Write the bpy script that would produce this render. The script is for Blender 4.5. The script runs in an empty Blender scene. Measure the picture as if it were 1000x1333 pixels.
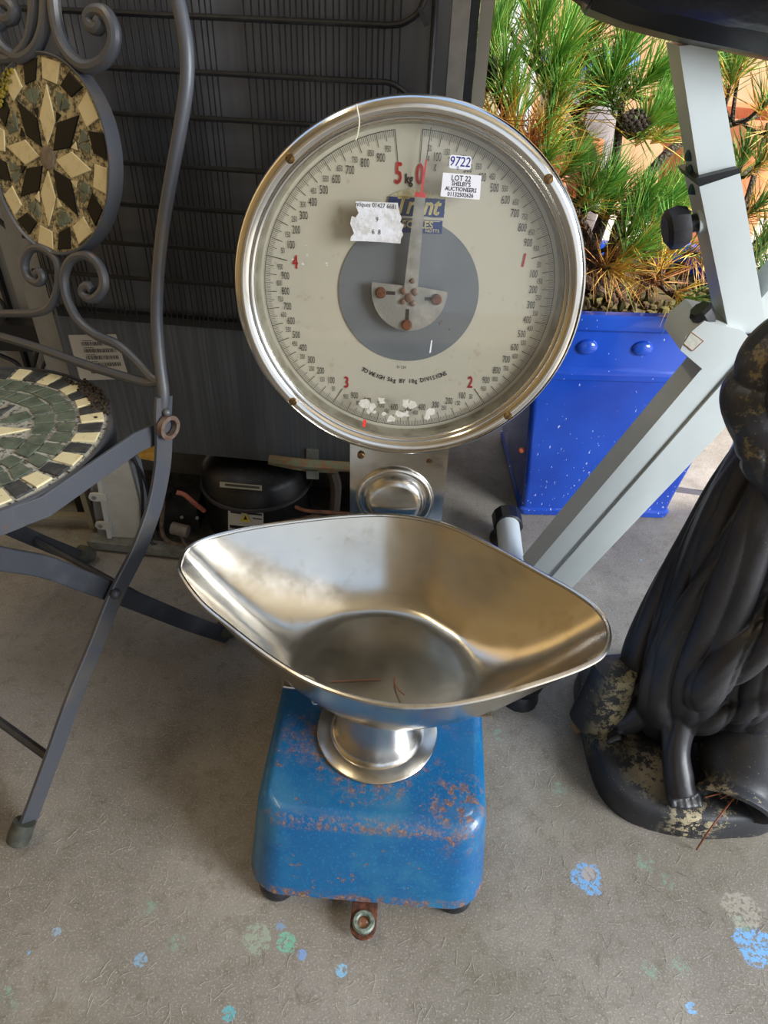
import bpy, bmesh, math, random
from mathutils import Vector as V, Matrix as M, noise
random.seed(7)
C = bpy.context.scene.collection
sc = bpy.context.scene
PI = math.pi
R = math.radians
# ------------------------------------------------------------------ camera
CAM_H, FPX, PITCH, ROLL = 0.85, 905.0, R(38.3), R(2.25)
fw = V((0, math.cos(PITCH), -math.sin(PITCH)))
up0 = V((0, math.sin(PITCH), math.cos(PITCH)))
ri = math.cos(ROLL)*V((1, 0, 0)) + math.sin(ROLL)*up0
up = -math.sin(ROLL)*V((1, 0, 0)) + math.cos(ROLL)*up0
cd = bpy.data.cameras.new('camera'); cam = bpy.data.objects.new('camera', cd); C.objects.link(cam)
cam.matrix_world = M(((ri.x, up.x, -fw.x, 0), (ri.y, up.y, -fw.y, 0), (ri.z, up.z, -fw.z, CAM_H), (0, 0, 0, 1)))
cd.sensor_fit = 'VERTICAL'; cd.sensor_height = 24.0; cd.lens = 24.0*FPX/1333.0
cd.clip_start = 0.02
sc.camera = cam
# ------------------------------------------------------------------ sky, sun, lamps, exposure
w = bpy.data.worlds.new('sky'); sc.world = w; w.use_nodes = True
nt = w.node_tree; bg = nt.nodes['Background']
tc = nt.nodes.new('ShaderNodeTexCoord'); sx = nt.nodes.new('ShaderNodeSeparateXYZ')
cr = nt.nodes.new('ShaderNodeValToRGB')
nt.links.new(tc.outputs['Generated'], sx.inputs[0]); nt.links.new(sx.outputs['Z'], cr.inputs[0])
cr.color_ramp.elements[0].position = 0.0; cr.color_ramp.elements[0].color = (.80, .84, .86, 1)
cr.color_ramp.elements[1].position = 0.7; cr.color_ramp.elements[1].color = (.42, .62, .95, 1)
nt.links.new(cr.outputs[0], bg.inputs[0]); bg.inputs[1].default_value = 1.15
sl = bpy.data.lights.new('sun', 'SUN'); so = bpy.data.objects.new('sun', sl); C.objects.link(so)
sl.energy = 9.0; sl.angle = R(1.2); sl.color = (1, .93, .82)
SUN_DIR = V((-0.80, 0.14, -0.86)).normalized()
so.rotation_euler = SUN_DIR.to_track_quat('-Z', 'Y').to_euler()
sc.view_settings.view_transform = 'Standard'; sc.view_settings.look = 'None'
sc.view_settings.gamma = 1; sc.view_settings.use_curve_mapping = False
sc.view_settings.exposure = 0.25
def area(name, loc, tgt, sx_, sy_, e, col):
    l = bpy.data.lights.new(name, 'AREA'); l.shape = 'RECTANGLE'; l.size = sx_; l.size_y = sy_; l.energy = e; l.color = col
    o = bpy.data.objects.new(name, l); C.objects.link(o); o.location = loc
    o.rotation_euler = (V(tgt)-V(loc)).to_track_quat('-Z', 'Y').to_euler(); return o
area('doorway_light', (2.4, -0.75, 1.30), (0.0, 0.55, 0.3), 1.1, 1.2, 118, (.92, .96, 1))
area('ceiling_lamp', (-0.9, 0.6, 2.25), (-0.5, 0.6, 0), 1.2, .12, 7, (1, .80, .48))

# ------------------------------------------------------------------ pixel rays -> points at real depth
O = V((0, 0, CAM_H))
def ray(x, y): return fw*FPX + ri*(x-500) + up*(666.5-y)
def az(x, y, z=0.0):
    d = ray(x, y); return O + d*((z-CAM_H)/d.z)
def ay(x, y, Y):
    d = ray(x, y); return O + d*(Y/d.y)
def apl(x, y, P0, n):
    d = ray(x, y); return O + d*((P0-O).dot(n)/d.dot(n))
# ------------------------------------------------------------------ materials
def lin(h):
    if isinstance(h, (tuple, list)): return (*h[:3], 1)
    c = [int(h[i:i+2], 16)/255 for i in (0, 2, 4)]
    return (*[x/12.92 if x < .04045 else ((x+.055)/1.055)**2.4 for x in c], 1)
class MT:
    """small wrapper for building node materials"""
    def __init__(s, name, col='808080', rough=.5, metal=0, spec=None, coat=0):
        s.m = bpy.data.materials.new(name); s.m.use_nodes = True; s.t = s.m.node_tree; s.N = s.t.nodes; s.L = s.t.links
        s.b = s.N['Principled BSDF']; s.b.inputs['Base Color'].default_value = lin(col)
        s.b.inputs['Roughness'].default_value = rough; s.b.inputs['Metallic'].default_value = metal
        if spec is not None: s.b.inputs['Specular IOR Level'].default_value = spec
        s.b.inputs['Coat Weight'].default_value = coat
        s.col = s.rgb(col); s.tc = s.N.new('ShaderNodeTexCoord').outputs['Object']
    def rgb(s, c):
        n = s.N.new('ShaderNodeRGB'); n.outputs[0].default_value = lin(c); return n.outputs[0]
    def map(s, scale=(1, 1, 1), loc=(0, 0, 0), rot=(0, 0, 0)):
        n = s.N.new('ShaderNodeMapping'); s.L.new(s.tc, n.inputs[0]); n.inputs['Scale'].default_value = scale
        n.inputs['Location'].default_value = loc; n.inputs['Rotation'].default_value = rot; return n.outputs[0]
    def noise(s, scale, detail=4, rough=.6, vec=None, dist=0):
        n = s.N.new('ShaderNodeTexNoise'); n.inputs['Scale'].default_value = scale; n.inputs['Detail'].default_value = detail
        n.inputs['Roughness'].default_value = rough; n.inputs['Distortion'].default_value = dist
        s.L.new(vec or s.tc, n.inputs['Vector']); return n.outputs['Fac']
    def voro(s, scale, feat='F1', vec=None, out='Distance'):
        n = s.N.new('ShaderNodeTexVoronoi'); n.feature = feat; n.inputs['Scale'].default_value = scale
        s.L.new(vec or s.tc, n.inputs['Vector']); return n.outputs[out]
    def ramp(s, f, a, b, inv=False):
        n = s.N.new('ShaderNodeMapRange'); s.L.new(f, n.inputs[0]); n.inputs[1].default_value = a; n.inputs[2].default_value = b
        n.inputs[3].default_value = 1 if inv else 0; n.inputs[4].default_value = 0 if inv else 1; return n.outputs[0]
    def math(s, op, a, b=None, c=None):
        n = s.N.new('ShaderNodeMath'); n.operation = op
        for i, v in enumerate((a, b, c)):
            if v is None: continue
            if isinstance(v, (int, float)): n.inputs[i].default_value = v
            else: s.L.new(v, n.inputs[i])
        return n.outputs[0]
    def mix(s, f, c2, c1=None, mode='MIX'):
        n = s.N.new('ShaderNodeMix'); n.data_type = 'RGBA'; n.blend_type = mode
        if isinstance(f, (int, float)): n.inputs[0].default_value = f
        else: s.L.new(f, n.inputs[0])
        s.L.new(c1 or s.col, n.inputs[6])
        s.L.new(s.rgb(c2) if isinstance(c2, (str, tuple)) else c2, n.inputs[7])
        s.col = n.outputs[2]; s.L.new(s.col, s.b.inputs['Base Color']); return s
    def bump(s, f, strength=.3, dist=.001):
        n = s.N.new('ShaderNodeBump'); n.inputs['Strength'].default_value = strength; n.inputs['Distance'].default_value = dist
        s.L.new(f, n.inputs['Height']); s.L.new(n.outputs[0], s.b.inputs['Normal']); return s
    def rough(s, f, a, b):
        n = s.N.new('ShaderNodeMapRange'); s.L.new(f, n.inputs[0]); n.inputs[3].default_value = a; n.inputs[4].default_value = b
        s.L.new(n.outputs[0], s.b.inputs['Roughness']); return s
    def disc(s, cx, cy, r0, r1):
        """1 inside radius r0, 0 beyond r1, in object XY"""
        sp = s.N.new('ShaderNodeSeparateXYZ'); s.L.new(s.tc, sp.inputs[0])
        dx = s.math('SUBTRACT', sp.outputs[0], cx); dy = s.math('SUBTRACT', sp.outputs[1], cy)
        d = s.math('SQRT', s.math('ADD', s.math('MULTIPLY', dx, dx), s.math('MULTIPLY', dy, dy)))
        return s.ramp(d, r0, r1, True)
def simple(name, col, rough=.5, metal=0, var=None, vs=40, bump=0, bs=200, coat=0, spec=None):
    m = MT(name, col, rough, metal, spec, coat)
    if var: m.mix(m.ramp(m.noise(vs, 5), .4, .65), var)
    if bump: m.bump(m.noise(bs, 4), bump)
    return m.m
# ------------------------------------------------------------------ mesh helpers
class B:
    def __init__(s): s.bm = bmesh.new(); s.mi = 0
    def face(s, vs):
        try: f = s.bm.faces.new(vs); f.material_index = s.mi; return f
        except ValueError: return None
    def box(s, c, size, rot=None):
        c = V(c); h = V(size)*.5; rot = rot or M.Identity(3)
        vs = [s.bm.verts.new(c + rot @ V((sx*h.x, sy*h.y, sz*h.z))) for sx in (-1, 1) for sy in (-1, 1) for sz in (-1, 1)]
        for q in ((0, 1, 3, 2), (4, 6, 7, 5), (0, 4, 5, 1), (2, 3, 7, 6), (0, 2, 6, 4), (1, 5, 7, 3)): s.face([vs[i] for i in q])
        return s
    def loft(s, rings, cap0=True, cap1=True, closed=True):
        rs = [[s.bm.verts.new(p) for p in r] for r in rings]
        n = len(rs[0])
        for a, b in zip(rs, rs[1:]):
            for i in range(n if closed else n-1):
                s.face([a[i], a[(i+1) % n], b[(i+1) % n], b[i]])
        if cap0: s.face(rs[0][::-1])
        if cap1: s.face(rs[-1])
        return s
    def tube(s, pts, r, n=10, rads=None, rect=None, nrm=None, cap=True):
        """sweep a circle (or rect=(w,h), w along nrm) along pts"""
        pts = [V(p) for p in pts]; rings = []; prev = None
        for i, p in enumerate(pts):
            t = (pts[min(i+1, len(pts)-1)] - pts[max(i-1, 0)]).normalized()
            if nrm is not None: a = V(nrm); a = (a - t*a.dot(t)).normalized()
            elif prev is None:
                a = V((0, 0, 1)) if abs(t.z) < .9 else V((1, 0, 0)); a = (a - t*a.dot(t)).normalized()
            else: a = (prev - t*prev.dot(t)).normalized()
            prev = a; b = t.cross(a)
            if rect:
                w_, h_ = rect; k = min(w_, h_)*.18
                q = [(w_/2-k, h_/2), (-w_/2+k, h_/2), (-w_/2, h_/2-k), (-w_/2, -h_/2+k), (-w_/2+k, -h_/2), (w_/2-k, -h_/2), (w_/2, -h_/2+k), (w_/2, h_/2-k)]
                rings.append([p + a*x + b*y for x, y in q])
            else:
                rr = rads[i] if rads else r
                rings.append([p + a*rr*math.cos(2*PI*k/n) + b*rr*math.sin(2*PI*k/n) for k in range(n)])
        return s.loft(rings, cap, cap)
    def cyl(s, p0, p1, r0, r1=None, n=20): return s.tube([p0, p1], r0, n, rads=[r0, r0 if r1 is None else r1])
    def lathe(s, prof, org=(0, 0, 0), axis=(0, 0, 1), n=48, cap0=True, cap1=True):
        ax = V(axis).normalized(); a = V((1, 0, 0)) if abs(ax.x) < .9 else V((0, 1, 0))
        a = (a - ax*a.dot(ax)).normalized(); b = ax.cross(a); org = V(org)
        return s.loft([[org + ax*z + (a*math.cos(2*PI*k/n) + b*math.sin(2*PI*k/n))*max(r, 1e-5) for k in range(n)] for r, z in prof], cap0, cap1)
    def ring(s, prof, org, axis, n=96):
        """closed profile revolved: a solid ring"""
        ax = V(axis).normalized(); a = V((1, 0, 0)); a = (a-ax*a.dot(ax)).normalized(); b = ax.cross(a); org = V(org)
        rs = [[s.bm.verts.new(org + ax*z + (a*math.cos(2*PI*k/n) + b*math.sin(2*PI*k/n))*r) for r, z in prof] for k in range(n)]
        m = len(prof)
        for k in range(n):
            A, Bb = rs[k], rs[(k+1) % n]
            for i in range(m): s.face([A[i], A[(i+1) % m], Bb[(i+1) % m], Bb[i]])
        return s
    def prism(s, poly, d):
        """poly: list of points, extruded by vector d"""
        d = V(d); return s.loft([[V(p) for p in poly], [V(p)+d for p in poly]])
    def ell(s, c, r, rot=None, nu=16, nv=10):
        c = V(c); rot = rot or M.Identity(3)
        rings = []
        for j in range(nv+1):
            th = PI*j/nv; k = max(math.sin(th), .01)
            rings.append([c + rot @ V((r[0]*k*math.cos(2*PI*i/nu), r[1]*k*math.sin(2*PI*i/nu), r[2]*math.cos(th))) for i in range(nu)])
        return s.loft(rings)
    def mesh(s, name, smooth=True, ang=35, bevel=0):
        bm = s.bm
        if bevel:
            es = [e for e in bm.edges if len(e.link_faces) == 2 and e.calc_face_angle(0) > R(40)]
            bmesh.ops.bevel(bm, geom=es, offset=bevel, segments=2, affect='EDGES', profile=.5, clamp_overlap=True)
        bmesh.ops.recalc_face_normals(bm, faces=bm.faces[:])
        me = bpy.data.meshes.new(name); bm.to_mesh(me); bm.free()
        for p in me.polygons: p.use_smooth = smooth
        if smooth: me.set_sharp_from_angle(angle=R(ang))
        return me
    def build(s, name, mat, parent=None, smooth=True, ang=35, bevel=0, label=None):
        me = s.mesh(name, smooth, ang, bevel)
        return put(name, me, mat, parent, label)
WM = {}
def put(name, me, mat, parent=None, label=None, xf=True):
    for m in (mat if isinstance(mat, (list, tuple)) else [mat]): me.materials.append(m)
    o = bpy.data.objects.new(name, me); C.objects.link(o)
    if parent is not None:
        W = WM[parent.name]
        if xf: me.transform(W.inverted())
        o.parent = parent; WM[o.name] = W
    else: WM[o.name] = M.Identity(4)
    if label: o['label'] = label
    return o
def thing(name, label, cat, loc=(0, 0, 0), rz=0, group=None):
    o = bpy.data.objects.new(name, None); C.objects.link(o); o.empty_display_size = .05
    o.location = loc; o.rotation_euler = (0, 0, rz)
    WM[o.name] = M.Translation(V(loc)) @ M.Rotation(rz, 4, 'Z')
    tag(o, label, cat, group); return o
def tag(o, label, cat, group=None):
    o['label'] = label; o['category'] = cat
    if group: o['group'] = group
    return o
def struct(o): o['kind'] = 'structure'; return o
def smooth_path(pts, n=6, closed=False):
    pts = [V(p) for p in pts]; out = []; N = len(pts)
    rng = range(N if closed else N-1)
    for i in rng:
        p0 = pts[(i-1) % N] if closed or i > 0 else pts[0]*2-pts[1]
        p1 = pts[i]; p2 = pts[(i+1) % N]
        p3 = pts[(i+2) % N] if closed or i+2 < N else pts[-1]*2-pts[-2]
        for k in range(n):
            t = k/n
            out.append(.5*((2*p1)+(p2-p0)*t+(2*p0-5*p1+4*p2-p3)*t*t+(3*p1-p0-3*p2+p3)*t**3))
    if not closed: out.append(pts[-1])
    return out
def text_mesh(s, size, sxk=1.0, align='CENTER', extrude=0, shear=0):
    cu = bpy.data.curves.new('t', 'FONT'); cu.body = s; cu.size = size; cu.align_x = align; cu.align_y = 'CENTER'; cu.resolution_u = 2
    cu.shear = shear
    o = bpy.data.objects.new('t', cu); C.objects.link(o); bpy.context.view_layer.update()
    me = bpy.data.meshes.new_from_object(o.evaluated_get(bpy.context.evaluated_depsgraph_get()))
    bpy.data.objects.remove(o); bpy.data.curves.remove(cu)
    me.transform(M.Diagonal((sxk, 1, 1, 1))); return me
_tc = {}
def add_text(b, s, size, mtx, sxk=1.0, bold=0, shear=0):
    key = (s, size, sxk, shear)
    if key not in _tc: _tc[key] = text_mesh(s, size, sxk, shear=shear)
    me = _tc[key]
    offs = [(0, 0)] if not bold else [(-bold, 0), (bold, 0), (0, bold), (0, -bold)]
    for ox, oy in offs:
        vs = [b.bm.verts.new(mtx @ V((v.co.x+ox, v.co.y+oy, 0))) for v in me.vertices]
        for p in me.polygons: b.face([vs[i] for i in p.vertices])
def frame(org, ex, ey, ez=None):
    ex = V(ex).normalized(); ey = V(ey).normalized(); ez = ez or ex.cross(ey)
    return M(((ex.x, ey.x, ez.x, org[0]), (ex.y, ey.y, ez.y, org[1]), (ex.z, ey.z, ez.z, org[2]), (0, 0, 0, 1)))

# ------------------------------------------------------------------ shared materials
chrome = MT('chrome', 'd6d4d0', .13, 1); chrome.rough(chrome.noise(60, 5), .07, .24); chrome.bump(chrome.noise(14, 3), .12, .002); chrome = chrome.m
steel = MT('stainless_steel', 'ccc9c4', .24, 1)
steel.rough(steel.noise(60, 4), .18, .30); steel.bump(steel.noise(30, 3), .05, .0005)
steel.mix(steel.ramp(steel.noise(30, 6), .56, .78), '8f8676'); steel = steel.m
rusty = MT('rusty_iron', '6b3a22', .85, .2); rusty.mix(rusty.ramp(rusty.noise(120, 5), .4, .6), '3a241b').bump(rusty.noise(260, 4), .6); rusty = rusty.m
brass = simple('aged_brass_screw', '8a6a3c', .35, .9, '4a3826', 300)
black_rubber = simple('black_rubber', '1a1b1f', .45, 0, '2c2d33', 60, .2)
black_plastic = simple('black_plastic', '17181a', .38, 0, None, 40, .1)
black_paint = simple('black_paint', '0d0e11', .35, 0, '1c1d20', 80, .1)
white_print = simple('white_paper', 'd2d2da', .6)
ink = simple('black_ink', '1d1c1c', .6)
red_ink = simple('red_ink', 'b32a2c', .6)
blue_ink = simple('blue_pen_ink', '3a3f9e', .6)
copper = simple('copper_pipe', '94644c', .5, .4, '6a5042', 60, .2)

# ================================================================== SETTING
fl = MT('worn_concrete', '88827a', .72)
n1 = fl.noise(2.2, 5); fl.mix(fl.ramp(n1, .35, .68), '6b655c'); fl.mix(fl.math('MULTIPLY', fl.ramp(fl.noise(7, 6), .48, .66), .6), '989288')
fl.mix(fl.math('MULTIPLY', fl.ramp(fl.noise(45, 5, .7), .52, .62), .35), '5d5644')
fl.mix(fl.math('MULTIPLY', fl.ramp(fl.noise(420, 3, .8), .55, .66), .6), 'bdb8ad')
fl.mix(fl.math('MULTIPLY', fl.ramp(fl.noise(260, 4, .85), .58, .68), .6), '5c564e')
fl.mix(fl.math('MULTIPLY', fl.ramp(fl.noise(3.1, 3, vec=fl.map((1, 1, 1), (4, 2, 0))), .55, .75), .6), '645e48')
# old light blue and green paint drips left in the concrete
spk = fl.math('MULTIPLY', fl.ramp(fl.voro(26), .10, .055 + .0, False), 1)
vd = fl.voro(24, vec=fl.map((1, 1, 0), (.3, .1, 0))); v_on = fl.ramp(fl.noise(3.0, 2), .52, .56)
fl.mix(fl.math('MULTIPLY', fl.math('MULTIPLY', fl.ramp(fl.math('ADD', vd, fl.math('MULTIPLY', fl.noise(150, 4), .12)), .10, .12, True), v_on), fl.ramp(fl.noise(260, 3), .42, .5)), '7fa3c4')
vg = fl.voro(15, vec=fl.map((1, 1, 0), (1.3, .7, 0)))
fl.mix(fl.math('MULTIPLY', fl.math('MULTIPLY', fl.ramp(vg, .10, .2, True), fl.ramp(fl.noise(2.4, 2, vec=fl.map((1, 1, 1), (7, 3, 0))), .5, .56)), fl.math('MULTIPLY', fl.ramp(fl.noise(120, 4), .45, .6), .5)), '7fae9a')
def blot(cx, cy, r, col, k=.5, sc_=180, a=.46):
    m = fl.disc(cx, cy, r*.35, r)
    nn = fl.noise(sc_, 5, .7)
    f = fl.math('MULTIPLY', fl.ramp(fl.math('ADD', fl.math('MULTIPLY', m, .55), fl.noise(45, 6, .85)), .84, .88), fl.ramp(nn, .44, .50))
    fl.mix(fl.math('MULTIPLY', f, k), col)
p = az(765, 1142); blot(p.x, p.y, .030, '6fa6dc', .95); blot(p.x+.003, p.y+.004, .015, 'a89b90', .9)
p = az(983, 1232); blot(p.x, p.y, .036, '6fa6dc', .95)
p = az(965, 1185); blot(p.x, p.y, .036, 'a49e92', .7)
p = az(335, 1222); blot(p.x, p.y, .026, '93a08d', .8)
p = az(372, 1226); blot(p.x, p.y, .018, '6fae97', .9)
p = az(365, 1205); blot(p.x, p.y, .010, '7796b4', .9)
p = az(393, 1243); blot(p.x, p.y, .009, '7796c8', .9)
p = az(445, 1262); blot(p.x, p.y, .011, '7fb3d6', .9)
p = az(73, 1214); blot(p.x, p.y, .009, '8fa6bc', .9)
p = az(182, 1250); blot(p.x, p.y, .012, '7fa6c4', .9)
p = az(298, 1320); blot(p.x, p.y, .012, '5fa9b4', .9)
p = az(900, 1312); blot(p.x, p.y, .010, '7fb3e6', .9)
hair = fl.ramp(fl.voro(40, 'DISTANCE_TO_EDGE', vec=None), .0, .012, True)
fl.mix(fl.math('MULTIPLY', hair, fl.math('MULTIPLY', fl.ramp(fl.noise(20, 2), .5, .6), .18)), 'b7b3a8')
fl.bump(fl.math('ADD', fl.math('MULTIPLY', fl.noise(60, 6), .6), fl.math('MULTIPLY', fl.noise(420, 3), .5)), .5, .0016)
fl.rough(fl.noise(5, 4), .5, .85)
b = B(); b.box((0, .6, -.05), (9, 8, .1)); struct(b.build('floor', fl.m, smooth=False))
ceil = simple('pale_timber_ceiling', 'b3a68c', .6, 0, '9a8a6c', 3)
b = B(); b.box((.4, -.99, 2.45), (5.4, 3.42, .08)); cl = struct(b.build('ceiling', ceil, smooth=False))
for i in range(14):
    b = B(); b.box((.4, -2.55+i*.245, 2.395), (5.3, .225, .02)); b.build('ceiling_board', ceil, cl, smooth=False)
wl = simple('warm_wall_paint', 'a88c58', .7, 0, '8a6c3c', 2)
b = B(); b.box((-2.25, -.4, 1.2), (.1, 4.6, 2.41)); struct(b.build('wall_left', wl, smooth=False))
b = B(); b.box((-1.05, 1.95, 1.2), (2.3, .1, 2.41)); struct(b.build('wall_back', simple('grey_wall_paint', '6f6c68', .8, 0, '5c5955', 3), smooth=False))
b = B(); b.box((-1.1, -2.65, 1.2), (2.2, .1, 2.41)); struct(b.build('wall_front', simple('cream_wall_paint', 'b9ab90', .7, 0, 'a3947a', 2), smooth=False))

# ================================================================== COUNTER SCALE
YS = -R(2.5)
scale = thing('counter_scale', 'tall shop dial scale with round chrome rimmed face and blue painted rusty base', 'scale', (.004, .53, 0), YS)
SW = WM[scale.name]
def sp_(x, y, z): return SW @ V((x, y, z))
bl = MT('rusted_blue_paint', '0a5c8e', .38, 0, None, .25)
bl.mix(bl.ramp(bl.noise(9, 5), .35, .7), '084f84'); bl.mix(bl.math('MULTIPLY', bl.ramp(bl.noise(300, 3), .55, .7), .4), '2a86b8')
bl.mix(bl.math('MULTIPLY', bl.ramp(bl.noise(13, 5), .5, .72), .55), '377a92')
bs = bl.N.new('ShaderNodeSeparateXYZ'); bl.L.new(bl.tc, bs.inputs[0])
nz = bl.noise(70, 6, .75); nb = bl.noise(260, 3, .7)
sp0 = bl.ramp(bl.noise(48, 6, .78), .622, .64)                       # scattered chips
edge = bl.math('MULTIPLY', bl.ramp(bl.math('ABSOLUTE', bl.math('SUBTRACT', bs.outputs[2], .122)), .002, .009, True), bl.ramp(bl.noise(150, 6, .8), .47, .54))
edge = bl.math('MULTIPLY', bl.math('MULTIPLY', edge, bl.ramp(bl.noise(22, 2), .36, .44)), bl.ramp(bs.outputs[1], -.14, -.16, False))
nlow = bl.noise(14, 3); ringd = bl.math('MULTIPLY', bl.math('MULTIPLY', bl.disc(0, -.04, .070, .100), bl.ramp(bl.noise(95, 6, .8), .50, .56)), bl.ramp(nlow, .42, .52))
low = bl.math('MULTIPLY', bl.ramp(bs.outputs[2], .028, .036, True), bl.ramp(nz, .45, .55))
pat = bl.math('MULTIPLY', bl.disc(.094, -.125, .012, .045), bl.ramp(nz, .50, .55))
pat2 = bl.math('MULTIPLY', bl.disc(-.085, -.06, .012, .04), bl.math('MULTIPLY', bl.ramp(nz, .42, .6), .6))
tot = bl.math('MAXIMUM', bl.math('MAXIMUM', sp0, edge), bl.math('MAXIMUM', bl.math('MAXIMUM', ringd, low), bl.math('MAXIMUM', pat, pat2)))
bl.mix(bl.math('MULTIPLY', tot, .95), '6b4a3c'); bl.mix(bl.math('MULTIPLY', tot, bl.ramp(nb, .48, .62)), '94704f')
wsc = bl.math('MULTIPLY', bl.ramp(bl.noise(33, 4, .8, vec=bl.map((1, 1, 1), (3, 3, 3))), .70, .715), .9); bl.mix(wsc, 'b8c6cc')
bl.L.new(bl.math('ADD', .33, bl.math('MULTIPLY', tot, .5)), bl.b.inputs['Roughness'])
bl.bump(bl.math('ADD', bl.math('MULTIPLY', bl.noise(700, 2), .35), bl.math('MULTIPLY', tot, -.8)), .35, .0008)
bluepaint = bl.m
def rrect(x0, x1, y0, y1, r, z, n=8):
    out = []
    for cx, cy, a0 in ((x1-r, y1-r, 0), (x0+r, y1-r, 90), (x0+r, y0+r, 180), (x1-r, y0+r, 270)):
        for k in range(n+1):
            a = R(a0+90*k/n); out.append(sp_(cx+r*math.cos(a), cy+r*math.sin(a), z))
    return out
prof = [(.022, .0), (.0222, .003), (.028, .0045)]
rings = []
for z, g in ((.024, -.002), (.027, 0), (.115, .0)):
    t = (z-.024)/.106
    rings.append(rrect(-.137+.012*t, .134-.007*t, -.190+.036*t, .19-.015*t, .042-.008*t, z))
for k in range(1, 7):
    a = R(90*k/6); z = .115+.015*math.sin(a); ins = .015*(1-math.cos(a)); t = (z-.024)/.106
    rings.append(rrect(-.137+.012*t+ins, .134-.007*t-ins, -.190+.036*t+ins, .19-.015*t-ins, max(.034-ins, .015), z))
b = B(); b.loft(rings); b.build('base', bluepaint, scale, ang=60)
for x, y in ((-.102, -.170), (.100, -.167), (-.10, .15), (.10, .15)):
    b = B(); b.lathe([(.013, .0), (.019, .002), (.022, .010), (.021, .018), (.014, .026)], sp_(x, y, 0), n=24)
    b.build('rubber_foot', black_rubber, scale)
# levelling lug with round spirit level
lg = az(473, 1206, .012); lloc = SW.inverted() @ lg
b = B(); pl_ = []
for k in range(13):
    a = R(180+180*k/12); pl_.append(sp_(lloc.x+.0145*math.cos(a), lloc.y+.0145*math.sin(a), .012))
pl_ += [sp_(lloc.x+.0145, -.165, .020), sp_(lloc.x-.0145, -.165, .020)]
b.prism(pl_, (0, 0, .004)); lug = b.build('level_lug', rusty, scale, smooth=False)
b = B(); c0 = sp_(lloc.x, lloc.y+.002, .0155)
b.ring([(.0065, 0), (.0125, 0), (.0125, .004), (.011, .006), (.008, .006), (.0065, .004)], c0, (0, 0, 1), 32); b.build('level_ring', simple('dull_zinc', '8f9a8e', .5, .6, '5f6a60', 200), lug)
b = B(); b.lathe([(.007, 0), (.007, .002), (.003, .0035)], c0, n=20); b.build('level_vial', simple('rust_stained_glass', '7a5338', .25), lug)
# pedestal
pc = sp_(0, -.04, 0)
b = B(); b.lathe([(.070, .1302), (.0712, .1312), (.0712, .1335), (.070, .1345), (.056, .1350), (.052, .137), (.0495, .142), (.0478, .155), (.0478, .205), (.052, .222), (.056, .2275)], (pc.x, pc.y, 0), n=64)
b.build('pedestal', steel, scale, ang=50)
for x, y in ((-.055, .03), (.056, .028), (.0, -.0)):
    if x == 0: continue
    b = B(); b.lathe([(.004, .1345), (.0042, .1362), (.002, .137)], (pc.x+x, pc.y+y, 0), n=14); b.build('flange_screw', rusty, scale)
# rear column with stainless cover plate
cx0, cx1, cyf = -.051, .060, .145
b = B(); b.box(sp_((cx0+cx1)/2, cyf+.032, .275), (cx1-cx0, .06, .31), M.Rotation(YS, 3, 'Z')); b.build('column', bluepaint, scale, bevel=.004)
b = B(); b.box(sp_((cx0+cx1)/2, cyf, .275), (cx1-cx0+.003, .003, .305), M.Rotation(YS, 3, 'Z')); plate = b.build('cover_plate', steel, scale, bevel=.0008)
q = ay(514, 648, sp_(.004, cyf, 0).y)
nY = (SW.to_3x3() @ V((0, -1, 0)))
dc = V((q.x, q.y, q.z)) + nY*.0015
b = B(); b.lathe([(.0475, 0), (.0468, .0035), (.044, .0055), (.041, .005), (.039, .003), (.0375, .003), (.0345, .009), (.031, .0125), (.026, .0135), (.001, .0138)], dc, nY, 56, cap0=False); b.build('pressed_dome', steel, plate, ang=50)
def screw(P, n, r, mat, par, name='screw', ang=.5):
    n = V(n).normalized(); a = V((1, 0, 0)); a = (a-n*a.dot(n)).normalized(); c = n.cross(a)
    s_ = a*math.cos(ang)+c*math.sin(ang); t_ = n.cross(s_)
    bb = B(); bb.lathe([(r, 0), (r, r*.25), (r*.85, r*.42), (r*.3, r*.5)], P, n, 18)
    o = bb.build(name, mat, par)
    bb = B(); bb.box(V(P)+n*r*.47, (r*1.7, r*.22, r*.12), M((s_, t_, n)).transposed()); s2 = bb.build('slot', ink, par); s2.name = 'screw_slot'
for x, y in ((470, 592), (559, 598)):
    q = ay(x, y, sp_(0, cyf, 0).y); screw(q+nY*.0015, nY, .0042, brass, scale, ang=.8 if x < 500 else .4)

# ---- dial head
DL, DY = R(6.9), R(-1.0)
n0 = V((math.sin(DY), -math.cos(DY), 0)); DX = V((math.cos(DY), math.sin(DY), 0))
DN = n0*math.cos(DL)+V((0, 0, 1))*math.sin(DL); DU = V((0, 0, 1))*math.cos(DL)-n0*math.sin(DL)
DC = V((.0155, .665, .598))
def dp(x, y, z=0): return DC + DX*x + DU*y + DN*z
hous = MT('enamelled_housing', 'a8a48e', .35, .3); hous.mix(hous.ramp(hous.noise(25, 6), .52, .58), '4f4636').rough(hous.noise(30), .2, .5)
b = B(); b.lathe([(.135, -.085), (.150, -.080), (.158, -.070), (.1625, -.02), (.1625, -.002), (.160, 0), (.159, -.004)], DC, DN, 96); b.build('housing', hous.m, scale, ang=50)
b = B(); b.lathe([(.150, -.003), (.150, -.0005), (.1, -.0004), (.001, -.0004)], DC, DN, 96)
dm = MT('aged_cream_enamel', 'aba79c', .4); dm.mix(dm.ramp(dm.noise(6, 4), .4, .7), 'b3ad9d'); dm.mix(dm.math('MULTIPLY', dm.ramp(dm.noise(60, 6, .8), .60, .64), .5), '9a8f78')
dial = b.build('dial_plate', dm.m, scale)
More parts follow.
